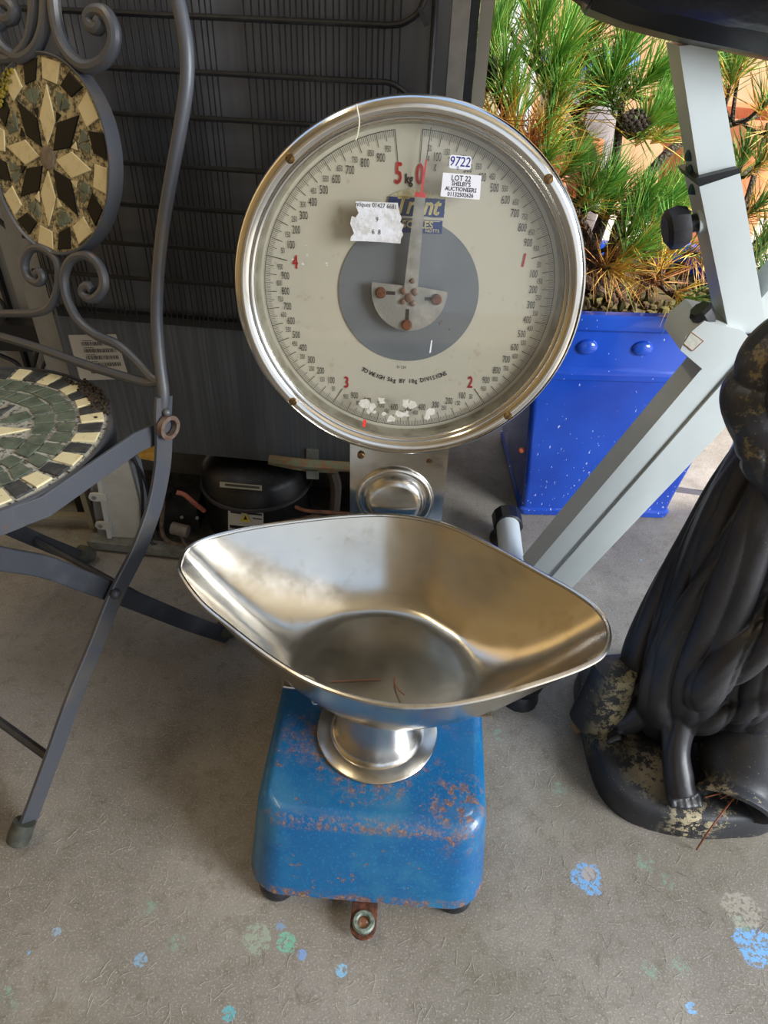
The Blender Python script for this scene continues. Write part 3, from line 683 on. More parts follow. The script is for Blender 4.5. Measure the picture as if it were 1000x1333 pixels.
for x, y in ((237, 673), (257, 674)):
    b = B(); b.lathe([(.0032, 0), (.0032, .003), (.001, .004)], ay(x, y, .955), (0, -1, .3), 12); b.build('bolt', galv, fridge)
b = B(); q = [ay(178, 588, .96), ay(203, 590, .96), ay(200, 600, .95), ay(182, 597, .95)]; b.prism(q, (0, .02, 0)); b.build('foam_scrap', simple('yellow_foam', 'a9822f', .8, 0, '8a6420', 60, .4), fridge, smooth=False)
# white hinged box at the left of the bay
wb = simple('white_plastic_box', 'bcbab2', .4, 0, 'a8a59c', 15)
def quadbox(name, pts, Y, depth, mat, par, bevel=.002):
    b = B(); b.prism([ay(x, y, Y) for x, y in pts], (0, depth, 0)); return b.build(name, mat, par, bevel=bevel)
quadbox('plastic_box', [(126, 597), (166, 599), (181, 652), (182, 706), (145, 702)], .945, .035, wb, fridge)
quadbox('plastic_box_side', [(166, 599), (174, 607), (187, 660), (188, 704), (182, 706), (181, 652)], .955, .035, simple('white_box_side', 'ccd2d8', .4), fridge, .001)
quadbox('box_hinge_plate', [(112, 603), (124, 602), (142, 708), (130, 706)], .950, .01, simple('grey_hinge_plate', '6d6f70', .5), fridge, .001)
quadbox('box_hinge_rod', [(121, 601), (126, 601), (146, 707), (141, 707)], .940, .006, simple('white_hinge_rod', 'b8b8b4', .4), fridge, .001)
for x, y in ((127, 648), (135, 685)):
    b = B(); c = ay(x, y, .938)
    P = [(-.016, 0), (-.013, .0065), (-.006, .008), (.013, .008), (.013, -.008), (-.006, -.008), (-.013, -.0065)]
    b.prism([c+V((u, 0, v)) for u, v in P], (0, .005, 0)); lt = b.build('latch', wb, fridge, bevel=.001)
    b = B(); b.cyl(c+V((-.006, -.0015, 0)), c+V((-.006, .001, 0)), .004, n=14); b.build('latch_hole', simple('latch_hole_grey', '77767a', .5), lt)

# ---- second appliance at far left
app = thing('freezer', 'pale grey appliance with aluminium strip left of the fridge back', 'freezer', (-1.02, 1.05, 0), 0)
ag = simple('pale_grey_appliance', '8d8b87', .45, 0, '7c7a76', 12)
b = B(); b.box((-.875, 1.34, .72), (.585, .5, 1.05)); b.build('cabinet', ag, app, bevel=.004)
def apx(x, y, Y=1.085): return ay(x, y, Y)
for (xa, ya, xb, yb, wd, mt, nm) in ((-6, 240, 46, 418, .030, simple('brushed_aluminium', 'a5a6a8', .3, .6), 'aluminium_strip'), (22, 250, 78, 440, .014, black_rubber, 'door_gasket'), (-30, 260, 18, 420, .005, black_rubber, 'door_gasket'), (48, 300, 72, 400, .006, black_rubber, 'door_gasket')):
    a, c = apx(xa, ya), apx(xb, yb); xm = (a.x+c.x)/2
    b = B(); b.box((xm, 1.083, .70), (wd, .012, 1.0)); b.build(nm, mt, app, smooth=False)
a = apx(25, 432, 1.06); b = B(); b.box((a.x-.02, 1.06, a.z), (.125, .05, .045)); b.build('hinge_bracket', black_plastic, app, bevel=.004)
for pts, r in (([(-5, 283), (30, 318), (50, 360), (58, 420), (50, 452), (40, 490)], .0035), ([(45, 345), (48, 380), (66, 410), (72, 440), (55, 480)], .003), ([(-5, 385), (6, 400), (8, 420)], .003), ([(0, 462), (24, 475), (34, 500)], .0035)):
    b = B(); b.tube(smooth_path([apx(x, y, 1.055) for x, y in pts], 6), r, 8); b.build('cable', black_rubber, app)
cr2 = simple('cream_base_rail', '8d8672', .6, .1)
b = B(); b.box((-.80, .99, .030), (.52, .012, .010)); b.box((-.80, 1.06, .040), (.52, .012, .012)); b.box((-.80, .99, .115), (.52, .012, .010)); b.build('base_rail', cr2, app, smooth=False)
a, c = ay(104, 610, .985), ay(120, 695, .985); b = B(); b.box(((a.x+c.x)/2, .985, .105), (.010, .012, .19)); b.build('corner_post', cr2, app, smooth=False)
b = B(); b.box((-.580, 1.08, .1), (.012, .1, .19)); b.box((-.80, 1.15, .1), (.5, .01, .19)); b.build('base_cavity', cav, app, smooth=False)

# ================================================================== MOSAIC FOLDING CHAIR
chs, chf = V((.8660, -.5, 0)), V((-.5, -.8660, 0))
HW = .172
piv0 = az(217, 555, .42); C0 = V((piv0.x, piv0.y, 0)) - chs*HW
chair = thing('mosaic_folding_chair', 'folding garden chair of grey iron with mosaic seat and round mosaic back panel', 'chair', C0, R(-30))
iron = MT('grey_painted_iron', '4b4d53', .45, .25); iron.mix(iron.ramp(iron.noise(14, 5), .5, .72), '5d5850').mix(iron.ramp(iron.noise(60, 5, .7), .62, .72), '6b4c36').bump(iron.noise(200, 4), .2); iron = iron.m
dkiron = MT('dark_painted_iron', '35373d', .45, .25); dkiron.mix(dkiron.ramp(dkiron.noise(20, 5), .5, .7), '45464a').bump(dkiron.noise(200, 4), .2); dkiron = dkiron.m
SP = C0 + chs*HW            # point on the right side plane
def sd_(x, y, off=0): return apl(x, y, SP+chs*off, chs)
LN = R(15); bnn = chf*math.cos(LN)+V((0, 0, 1))*math.sin(LN); bu = V((0, 0, 1))*math.cos(LN)-chf*math.sin(LN)
BP = sd_(213, 520)
def bk(x, y): return apl(x, y, BP, bnn)
# right upright (round rod bowed in the back plane)
upr = [(210, 538), (213, 515), (208, 470), (204.5, 425), (204.5, 390), (207, 345), (213, 290), (224, 225), (235, 165), (243, 110), (243, 65), (236, 20), (226, -20)]
b = B(); b.tube(smooth_path([bk(x, y) for x, y in upr], 6), .0068, 12); b.build('back_upright', iron, chair)
mir = lambda p: p - chs*(2*(p-C0).dot(chs))
b = B(); b.tube(smooth_path([mir(bk(x, y)) for x, y in upr], 6), .0068, 12); b.build('back_upright', iron, chair)
# scroll work
def scroll(pxs, r=.0058, both=True, name='scroll', rads=None):
    pts = smooth_path([bk(x, y) for x, y in pxs], 6)
    b = B(); b.tube(pts, r, 10); b.build(name, iron, chair)
    if both: b = B(); b.tube([mir(p) for p in pts], r, 10); b.build(name, iron, chair)
scroll([(69, -40), (70, 0), (76, 40), (90, 70), (112, 87), (135, 80), (147, 60), (148, 38), (138, 18), (124, 15), (116, 22), (119, 33), (127, 37), (131, 31), (128, 26)], .0068)
b = B(); b.tube(smooth_path([bk(x, y) for x, y in ((40, -40), (44, 0), (43, 30), (35, 58), (18, 75), (0, 76), (-18, 70))], 6), .0062, 10); b.build('scroll', iron, chair)
b = B(); b.tube(smooth_path([bk(x, y) for x, y in ((-20, 28), (-8, 18), (5, 16), (8, 26), (0, 33))], 6), .006, 10); b.build('scroll', iron, chair)
scroll([(213, 500), (198, 492), (180, 472), (155, 450), (125, 436), (103, 418), (90, 395), (84, 370), (86, 350), (97, 335), (115, 333), (130, 347), (136, 368), (130, 383), (119, 389), (109, 383), (109, 375), (116, 372), (121, 378)], .0056, False)
b = B(); b.tube(smooth_path([bk(x, y) for x, y in ((-60, 407), (-20, 408), (20, 408), (48, 407), (66, 398), (76, 375), (77, 350), (70, 333), (52, 322), (38, 327), (32, 345), (38, 362), (50, 368), (56, 362), (53, 354), (47, 357))], 6), .0052, 10); b.build('scroll', iron, chair)
b = B(); P = [(210, 496), (190, 498), (150, 487), (100, 471), (50, 453), (0, 438), (-50, 425)]; b.tube(smooth_path([bk(x, y) for x, y in P], 6), .0055, 10); b.build('cross_rail', iron, chair)
# mosaic materials
ctile = MT('cream_tile', 'c8b88e', .35); ctile.mix(ctile.ramp(ctile.noise(90, 5), .5, .7), 'b8a67a'); ctile = ctile.m
btile = simple('black_tile', '0b0b0c', .45, spec=.2); gtile = MT('green_slate_tile', '5a6353', .5); gtile.mix(gtile.ramp(gtile.noise(60, 5), .42, .62), '454d42').mix(gtile.ramp(gtile.noise(150, 4), .6, .7), '7b745a').bump(gtile.noise(150, 4), .3); gtile = gtile.m
btile2 = MT('charcoal_slate_tile', '2f3031', .5); btile2.mix(btile2.ramp(btile2.noise(70, 5), .5, .65), '45443f').bump(btile2.noise(150, 4), .3); btile2 = btile2.m
ctile2 = MT('weathered_cream_tile', 'd0c49c', .45); ctile2.mix(ctile2.ramp(ctile2.noise(30, 5), .55, .75), 'b09a62').mix(ctile2.ramp(ctile2.noise(160, 5), .64, .72), '4d4030'); ctile2 = ctile2.m
grout = MT('stained_grout', 'a89870', .9); grout.mix(grout.ramp(grout.noise(160, 5, .75), .46, .56), '4b4430').bump(grout.noise(260, 4), .9, .0015); grout = grout.m
grout2 = MT('pale_grout', '98958a', .9); grout2.mix(grout2.ramp(grout2.noise(150, 5, .75), .5, .6), '3b362b').bump(grout2.noise(260, 4), .9, .0015); grout2 = grout2.m
# back medallion
MC_ = bk(64, 206) ; MR = .112
e1 = [bk(153, 245), bk(85, 330), bk(55, 76)]
MR = sum((p-MC_).length for p in e1)/3
MC_ = MC_ 
def mp(u, v, h=0): return MC_ + chs*(u*MR) + bu*(v*MR) + bnn*h
b = B(); b.ring([(MR*.965, -.012), (MR*1.0, -.014), (MR*1.0, .004), (MR*.985, .0045), (MR*.965, .002)], MC_, bnn, 72); b.build('medallion_rim', iron, chair)
b = B(); b.lathe([(MR*.97, -.010), (MR*.97, .0008), (.0005, .001)], MC_, bnn, 64); b.build('grout_bed', grout, chair)
def tile(P, mat, fr_, h=.0022, base=.0, name='tile', jit=.008):
    Q = [(x+random.uniform(-jit, jit), y+random.uniform(-jit, jit)) for x, y in P]
    cx = sum(q[0] for q in Q)/len(Q); cy = sum(q[1] for q in Q)/len(Q); b = B(); h += random.uniform(-.0003, .0004)
    b.loft([[fr_(x, y, base) for x, y in Q], [fr_(x, y, base+h*.8) for x, y in Q], [fr_(cx+(x-cx)*.95, cy+(y-cy)*.95, base+h) for x, y in Q]], False, True)
    return b.build(name, mat, chair, smooth=False)
random.seed(21)
pol = lambda r, a: (r*math.sin(R(a)), r*math.cos(R(a)))
b = B(); b.lathe([(.0115, 0), (.0115, .0022), (.009, .003), (.001, .003)], mp(0, 0, .001), bnn, 14); b.build('centre_stone', simple('brown_stone', '6f6252', .6, 0, '57493c', 100, .3), chair)
for k in range(8):
    a = k*45+2; wv = 19 if k % 2 == 0 else 21
    tile([pol(.13, a), pol(.40, a+wv), pol(.70, a), pol(.40, a-wv)], ctile if k % 2 == 0 else btile, mp, name='tile')
    for s_ in (-1, 1):
        a2 = a+22.5+s_*8
        tile([pol(.53, a+22.5), pol(.60, a2), pol(.68, a2+s_*2), pol(.70, a+22.5+s_)], gtile, mp, .002, jit=.015)
    tile([pol(.40, a+22.5), pol(.50, a+27), pol(.50, a+18)], random.choice((ctile, btile)), mp, .002)
for k in range(16):
    a = k*22.5+6; cr3 = k % 2 == 0
    w0, w1 = (8.6, 8.2) if cr3 else (6.6, 6.2); sk = 3.5 if not cr3 else 0
    tile([pol(.745, a-w0-sk), pol(.945, a-w1+sk*.5), pol(.945, a+w1+sk), pol(.745, a+w0-sk*.5)], ctile if cr3 else btile, mp, name='tile', jit=.012)
b = B()
for k in range(60):
    a = random.gauss(312, 8); q = mp(*pol(random.uniform(.86, 1.0), a), .003); b.ell(q, [random.uniform(.0012, .003)]*3, nu=6, nv=4)
o = b.build('moss_patch', simple('yellow_moss', '8a7420', .9, 0, '5a5a1c', 200, .5), chair); o['kind'] = 'stuff'
# seat
SC = V((-.486, .648, .42)); SR = .167
SC = V((C0.x, C0.y, .42)) + chf*((SC-C0).dot(chf)) + chs*((SC-C0).dot(chs))
def stp(u, v, h=0): return SC + chs*(u*SR) + chf*(-v*SR) + V((0, 0, h))
b = B(); b.ring([(SR*1.0, -.026), (SR*1.025, -.026), (SR*1.025, .001), (SR*1.0, .0015)], SC, (0, 0, 1), 80); b.build('seat_rim', iron, chair)
b = B(); b.lathe([(SR*1.0, -.016), (SR*1.0, -.001), (SR*.97, .0012), (.001, .0012)], SC, n=64); b.build('grout_bed', grout2, chair)
random.seed(31)
NO = 44
for k in range(NO):
    a = k*360/NO; hw = 180/NO*.82
    tile([pol(.815, a-hw), pol(.965, a-hw), pol(.965, a+hw), pol(.815, a+hw)], ctile2 if k % 2 else btile2, stp, .0022, .001, jit=.008)
for rr0, rr1, nn, off in ((.665, .785, 33, 2), (.525, .645, 27, 6)):
    for k in range(nn):
        a = k*360/nn+off; hw = 180/nn*.84
        tile([pol(rr0, a-hw), pol(rr1, a-hw+1.5), pol(rr1, a+hw+1.5), pol(rr0, a+hw)], gtile if random.random() > .06 else ctile2, stp, .002, .001, jit=.012)
for k in range(8):
    a = k*45+90; m_ = btile2 if k % 2 == 0 else ctile2
    tile([pol(.08, a), pol(.28, a+14), pol(.50, a), pol(.28, a-14)], m_, stp, .002, .001)
    a += 22.5
    tile([pol(.30, a), pol(.42, a+9), pol(.51, a+6), pol(.51, a-6), pol(.42, a-9)], gtile, stp, .002, .001)
b = B()
for k in range(150):
    a = random.gauss(20, 9); q = stp(*pol(random.uniform(.90, 1.03), a), .003); b.ell(q, [random.uniform(.001, .0035) for _ in range(3)], nu=6, nv=4)
o = b.build('moss_patch', simple('dark_dry_moss', '2b2018', .95, 0, '43382a', 200, .5), chair); o['kind'] = 'stuff'
# bracket from seat rim to pivot
b = B(); P = [sd_(100, 634, -.03), sd_(130, 606, -.02), sd_(152, 590, -.012), sd_(180, 575, -.008), sd_(210, 562, -.006)]
P = [stp(*pol(1.03, 150), -.013), stp(*pol(1.03, 120), -.013), stp(*pol(1.04, 95), -.013), sd_(178, 576, -.010), sd_(214, 560, -.010)]
b.tube(P, 0, rect=(.026, .004), nrm=(0, 0, 1)); b.build('seat_bracket', iron, chair, smooth=False)
b = B(); b.tube([mir(p) for p in P], 0, rect=(.026, .004), nrm=(0, 0, 1)); b.build('seat_bracket', iron, chair, smooth=False)
# front legs (outer, carrying the back) and rear legs (inner)
ffoot = az(27, 1096, .012)
LA = [(213, 516), (212, 545), (213, 575), (210, 615), (199, 665), (178, 720), (150, 775), (125, 838), (97, 905), (72, 975), (48, 1040), (27, 1096)]
def side(Pp, rw, nm, m_, both=True, off=0):
    pts = smooth_path([sd_(x, y, off) for x, y in Pp], 5); b = B(); b.tube(pts, 0, rect=rw, nrm=chs); b.build(nm, m_, chair, smooth=False)
    if both: b = B(); b.tube([mir(p) for p in pts], 0, rect=rw, nrm=chs); b.build(nm, m_, chair, smooth=False)
    return pts
LApts = side(LA, (.006, .024), 'leg', iron)
LB = [(-90, 700), (-45, 713), (0, 727), (60, 738), (110, 757), (150, 772), (200, 792), (250, 812), (300, 829)]
LBpts = side(LB, (.006, .024), 'leg', dkiron, off=-.010)
def cap(Pt, dir_, m_):
    b = B(); d = V(dir_).normalized(); e = V(Pt)
    b.tube([e-d*.022, e-d*.004, e+d*.004, e+d*.008], 0, n=12, rads=[.013, .014, .013, .008]); b.build('foot_cap', m_, chair)
capm = simple('dark_green_rubber', '33352f', .7, 0, '4a4a3e', 60)
for P in (LApts, LBpts):
    for f_ in (lambda p: p, mir):
        a, c = f_(P[-2]), f_(P[-1]); cap(V((c.x, c.y, max(c.z, .014))), c-a, capm)
# far inner leg as seen under the seat, stretchers
b = B(); a_ = az(20, 977, .055); c_ = LApts[-8]; 
f1 = min(LApts, key=lambda p: abs(p.z-.085)); b.tube([f1, mir(f1)], .0055, 8); b.build('stretcher', dkiron, chair)
f1 = min(LBpts, key=lambda p: abs(p.z-.10)); b = B(); b.tube([f1, mir(f1)], .0055, 8); b.build('stretcher', dkiron, chair)
# pivots
for f_ in (lambda p: p, mir):
    c = sd_(219, 556, .008); sgn = 1
    b = B(); b.ring([(.0095, -.003), (.0145, -.003), (.0145, .004), (.0095, .004)], f_(c), chs, 24); b.build('pivot_ring', simple('rusty_pivot', '6b5f55', .6, .3, '5a3826', 120), chair)
    c = sd_(217, 537, .006); b = B(); b.ell(f_(c), (.005, .005, .005), nu=12, nv=8); b.build('rivet', iron, chair)
    c = sd_(150, 773, .005); b = B(); b.ell(f_(c), (.0065, .0065, .0065), nu=12, nv=8); b.build('rivet', dkiron, chair)

# ================================================================== POTTED PINE
pot_c = V((.412, 1.235, 0))
pine = thing('potted_pine', 'shaggy green pine tree growing in a square cobalt blue glazed pot', 'potted plant', pot_c, R(1.5))
pb = MT('cobalt_glaze', '1a4ab4', .2, 0, None, .4); pb.mix(pb.ramp(pb.noise(7, 4), .4, .7), '163ca0'); pb.mix(pb.math('MULTIPLY', pb.ramp(pb.noise(4, 3), .55, .8), .6), '1b2f8c')
pbs = pb.N.new('ShaderNodeSeparateXYZ'); pb.L.new(pb.tc, pbs.inputs[0])
fl_ = pb.math('MULTIPLY', pb.ramp(pbs.outputs[2], .02, .30, True), .06)
fk = pb.noise(210, 2, .5, vec=pb.map((1, 1, .45), rot=(0, .6, .3)))
pb.mix(pb.math('MULTIPLY', pb.ramp(pb.math('ADD', fk, fl_), .735, .75), .9), 'b9c3dc')
pb.bump(pb.noise(30, 4), .15, .002); pb = pb.m
PW = WM[pine.name]
def sq(h, r, z, n=4, hy=None):
    out = []; hy = hy or h
    for cx, cy, a0 in ((h-r, hy-r, 0), (-h+r, hy-r, 90), (-h+r, -hy+r, 180), (h-r, -hy+r, 270)):
        for k in range(n+1): a = R(a0+90*k/n); out.append(PW @ V((cx+r*math.cos(a), cy+r*math.sin(a), z)))
    return out
lev = [(.142, 0), (.148, .002), (.150, .014), (.146, .018), (.148, .05), (.158, .15), (.168, .24), (.176, .312), (.182, .316), (.183, .326), (.178, .332), (.177, .338), (.180, .40), (.192, .408), (.194, .424), (.190, .432), (.176, .432), (.172, .425), (.165, .36), (.10, .355)]
b = B(); b.loft([sq(h, .012 if z < .3 else .010, z) for h, z in lev]); pot = b.build('pot', pb, pine, ang=40)
for sx_ in (-.09, .0, .09):
    b = B(); b.ell(PW @ V((sx_-.01, -.1795, .374)), (.0175, .008, .013), nu=18, nv=10); b.build('stud', pb, pot)
soilm = simple('mossy_soil', '4a3626', .95, 0, '5d5a2c', 30, 1, 120)
b = B(); b.box(pot_c+V((0, 0, .385)), (.335, .335, .02), M.Rotation(R(1.5), 3, 'Z')); random.seed(11)
for k in range(260):
    b.ell(pot_c+V((random.uniform(-.15, .15), random.uniform(-.16, .15), .395+random.uniform(0, .012))), [random.uniform(.004, .012) for _ in range(3)], nu=6, nv=4)
o = b.build('soil', soilm, pine); o['kind'] = 'stuff'
b = B()
q = ay(679, 586, 1.088); b.ell(q, (.0065, .004, .006)); b.build('clay_chip', simple('orange_clay', 'b0583a', .8), pine)
bark = MT('scaly_pine_bark', '5b4a3c', .9); bark.mix(bark.ramp(bark.voro(240), .2, .6), '2e241d').bump(bark.voro(260), 1, .003); bark = bark.m
base = pot_c+V((-.02, 0, .39))
limbs_px = [[(745, 350, 1.2), (752, 300, 1.2), (765, 240, 1.18), (745, 190, 1.16), (722, 140, 1.14), (712, 100, 1.13)],
            [(752, 300, 1.2), (770, 220, 1.2), (765, 185, 1.2), (748, 150, 1.2), (735, 120, 1.2)],
            [(770, 340, 1.25), (790, 270, 1.22), (800, 220, 1.2), (808, 150, 1.18), (815, 100, 1.18)],
            [(760, 300, 1.2), (720, 240, 1.14), (690, 190, 1.1), (655, 140, 1.08), (640, 110, 1.08)],
            [(790, 345, 1.25), (830, 250, 1.28), (880, 190, 1.3), (930, 170, 1.34), (990, 150, 1.38)],
            [(800, 350, 1.25), (870, 300, 1.3), (940, 250, 1.35), (1000, 200, 1.4)],
            [(790, 355, 1.22), (830, 350, 1.18), (880, 385, 1.10), (900, 395, 1.06)],
            [(700, 355, 1.2), (740, 345, 1.15), (765, 330, 1.12)], [(940, 350, 1.4), (970, 270, 1.45), (1000, 160, 1.5)]]
limb_pts = []
for L in limbs_px:
    P = smooth_path([base]+[ay(*q) for q in L], 5)[0:]
    rads = [.011*(1-i/len(P))+.0028 for i in range(len(P))]
    b = B(); b.tube(P, 0, 8, rads=rads); b.build('branch', bark, pine); limb_pts += P
b = B(); b.tube(smooth_path([base+V((0, 0, -.01)), base+V((.01, 0, .04)), base+V((-.01, .01, .10)), base+V((.0, .01, .16))], 4), 0, 12, rads=[.020-.001*i for i in range(13)]); b.build('trunk', bark, pine)
needm = [simple('green_needles', '7fae50', .5, 0, '5f9440', 60), simple('deep_green_needles', '4f8a3c', .5, 0, '3f7434', 60), simple('olive_needles', 'a0ac4c', .5, 0, '80963e', 60), simple('yellow_needles', 'd0ab48', .6, 0, 'b98638', 60), simple('brown_needles', 'a56c3a', .7, 0, '865028', 60)]
def needle_mesh(n, ln, mats, spread, seed):
    random.seed(seed); b = B()
    for i in range(n):
        t = random.random(); p0 = V((0, 0, -.03+.055*t)); az_ = random.uniform(0, 2*PI); tilt = R(random.uniform(*spread))*(1.25-.7*t)
        d = V((math.sin(tilt)*math.cos(az_), math.sin(tilt)*math.sin(az_), math.cos(tilt))); L = ln*random.uniform(.7, 1.1)
        s_ = d.cross(V((0, 0, 1))); s_ = s_.normalized() if s_.length > .01 else V((1, 0, 0)); s2 = d.cross(s_).normalized()
        droop = V((0, 0, 1))*L*random.uniform(-.10, .12)+s_*L*random.uniform(-.08, .08); w_ = random.uniform(.0007, .0010)
        b.mi = 0 if random.random() < .72 else (1 if random.random() < .6 else 2)
        if t < .22: b.mi = 2
        rings = []
        for u, ww in ((0, .8), (.5, 1), (1, .15)):
            c = p0+d*L*u+droop*u*u
            rings.append([c+s_*w_*ww, c-s_*w_*ww*.5+s2*w_*ww*.87, c-s_*w_*ww*.5-s2*w_*ww*.87])
        b.loft(rings, False, False)
    b.mi = 0; me = b.mesh('needle_tuft')
    for m_ in mats: me.materials.append(m_)
    return me
NM = [needle_mesh(130, .080, (needm[0], needm[1], needm[2]), (8, 62), 1), needle_mesh(125, .076, (needm[0], needm[2], needm[3]), (10, 70), 2),
      needle_mesh(120, .074, (needm[1], needm[0], needm[3]), (10, 65), 3), needle_mesh(90, .068, (needm[3], needm[2], needm[4]), (15, 95), 4), needle_mesh(70, .060, (needm[4], needm[3], needm[4]), (20, 100), 5)]
tufts = [(640, 70, 1.08, 0), (622, 105, 1.10, 0), (655, 110, 1.06, 0), (612, 150, 1.08, 1), (640, 155, 1.05, 3), (670, 100, 1.1, 0), (700, 55, 1.12, 0), (716, 95, 1.12, 0), (728, 70, 1.15, 1), (690, 20, 1.2, 1), (660, 30, 1.2, 0), (745, 25, 1.2, 4),
         (670, 160, 1.08, 1), (700, 165, 1.1, 3), (715, 165, 1.1, 2), (690, 190, 1.08, 4), (760, 70, 1.2, 2), (790, 95, 1.17, 0), (812, 80, 1.17, 0), (795, 130, 1.17, 0), (765, 130, 1.2, 1), (775, 120, 1.18, 2), (835, 110, 1.15, 0), (850, 90, 1.16, 0),
         (868, 120, 1.18, 0), (850, 160, 1.13, 0), (835, 175, 1.12, 1), (865, 170, 1.14, 2), (880, 90, 1.22, 0), (825, 185, 1.14, 3), (750, 190, 1.18, 3), (735, 225, 1.12, 1), (760, 255, 1.12, 1), (778, 258, 1.12, 0), (795, 270, 1.14, 2), (830, 240, 1.16, 3),
         (835, 260, 1.14, 0), (850, 280, 1.14, 0), (870, 250, 1.18, 3), (880, 270, 1.16, 2), (820, 300, 1.12, 0), (780, 330, 1.12, 1), (810, 335, 1.1, 1), (795, 350, 1.08, 3), (840, 330, 1.1, 2), (860, 350, 1.1, 3), (870, 320, 1.12, 0), (888, 378, 1.05, 3), (895, 392, 1.04, 2),
         (775, 345, 1.12, 4), (835, 365, 1.12, 4), (910, 330, 1.2, 3), (950, 110, 1.35, 1), (985, 90, 1.3, 0), (1000, 130, 1.3, 2), (965, 80, 1.36, 2), (935, 90, 1.4, 1), (990, 210, 1.32, 1), (965, 215, 1.36, 0), (1005, 240, 1.3, 4), (985, 270, 1.32, 2), (960, 290, 1.36, 4),
         (1000, 300, 1.3, 1), (1000, 345, 1.25, 0), (985, 330, 1.3, 2), (780, 20, 1.2, 4), (770, 50, 1.2, 4), (1010, 170, 1.3, 3), (720, 130, 1.12, 1), (705, 215, 1.1, 1), (740, 285, 1.15, 4)]
random.seed(17)
for ti, (x, y, Y, k) in enumerate(tufts):
    if ti % 6 == 5: continue
    q = ay(x, y, Y); near = min(limb_pts, key=lambda p: (p-q).length + max(0, p.z-q.z)*1.5)
    d = (q-near); dd = (d.normalized() if d.length > .01 else V((0, 0, 1)))*.55+V((random.uniform(-.3, .3), random.uniform(-.45, .1), .85 if k < 3 else .1))
    if (x, y) in ((888, 378), (895, 392)): dd = V((.5, -.8, -.25))
    o = bpy.data.objects.new('needle_tuft', NM[k]); C.objects.link(o); o.parent = pine
    W = PW.inverted() @ (M.Translation(q) @ dd.normalized().to_track_quat('Z', 'Y').to_matrix().to_4x4() @ M.Rotation(random.uniform(0, 6), 4, 'Z') @ M.Scale(random.uniform(.82, 1.08), 4))
    o.matrix_local = W
    if d.length > .02:
        mid = (near+q)/2+V((0, 0, -.01)); b = B(); b.tube(smooth_path([near, mid, q], 4), 0, 6, rads=[.0042-.0002*i for i in range(9)]); b.build('twig', bark, pine)
conem = simple('dark_pine_cone', '3a2c20', .8, 0, '241a12', 100)
for (x, y, Y), dd in (((826, 157, 1.085), V((-.9, -.3, .1))), ((632, 88, 1.06), V((-.5, -.5, .6)))):
    c = ay(x, y, Y); dd.normalize(); Q = dd.to_track_quat('Z', 'Y').to_matrix(); b = B(); b.ell(c, (.011, .011, .020), Q, 12, 8)
    for i in range(60):
        t = i/60; rr = .0135*math.sin(PI*(.12+.80*t)); a = i*2.39996; p = c+Q @ V((rr*math.cos(a), rr*math.sin(a), -.020+.040*t)); nn = Q @ V((math.cos(a), math.sin(a), .5)); b.ell(p, (.0034, .0034, .0018), nn.to_track_quat('Z', 'Y').to_matrix(), 6, 4)
    b.build('pine_cone', conem, pine)

# ================================================================== EXERCISE BIKE
YB = .82
bike = thing('exercise_bike', 'pale grey folding exercise bike with black saddle leaning past the blue pot', 'exercise bike', (.223, YB, 0))
fw_ = simple('pale_grey_powder_coat', 'c2c9c9', .35, 0, 'bac2c3', 8)
def bp(x, y, Y=YB): return ay(x, y, Y)
# main beam: two rounded profiles side by side with a groove
a0, a1 = bp(707, 722), bp(1035, 322)
ddir = (a1-a0).normalized(); perp = V((0, -1, 0)).cross(ddir).normalized()
def beam(p0, p1, wd, dp_, name, mat, par, bev=.006):
    b = B(); t = (V(p1)-V(p0)); L = t.length; t.normalize(); s_ = V((0, -1, 0)); s_ = (s_-t*s_.dot(t)).normalized(); u_ = t.cross(s_)
    b.box((V(p0)+V(p1))/2, (L, dp_, wd), M((t, s_, u_)).transposed()); return b.build(name, mat, par, bevel=bev)
l0, l1 = bp(694, 748), bp(1035, 300+18)
A0, A1, B0, B1 = bp(683, 736), bp(1030, 322), bp(735, 757), bp(1030, 442)
G0, G1 = bp(706, 747), bp(1030, 372)
b = B(); P = [A0, A1, G1, G0]; b.prism([p+V((0, -.022, 0)) for p in P], (0, .044, 0)); b.build('main_beam', fw_, bike, bevel=.012)
b = B(); P = [G0, G1, B1, B0]; b.prism([p+V((0, -.026, 0)) for p in P], (0, .050, 0)); b.build('folding_beam', fw_, bike, bevel=.016)
b = B(); b.tube([V((.212, .66, .048)), V((.228, .995, .048))], .021, 20); b.build('stabiliser_bar', fw_, bike)
for c, d in ((V((.2115, .645, .045)), V((0, -1, 0))), (V((.2290, 1.008, .045)), V((0, 1, 0)))):
    b = B(); b.tube([c-d*.02, c-d*.018, c+d*.014, c+d*.018], 0, 12, rads=[.024, .0275, .0275, .024]); e = b.build('end_cap', black_plastic, bike, ang=25)
    b = B(); b.lathe([(.0275, .0), (.0275, .006), (.02, .02)], V((c.x, c.y, .0005)), n=16); b.build('rubber_foot', black_rubber, bike)
b = B(); b.box((A0+B0)/2*.5+V((.22, .82, .048))*.5, (.055, .05, .05), M.Rotation(-.8, 3, 'Y')); b.build('beam_joint', fw_, bike, bevel=.005)
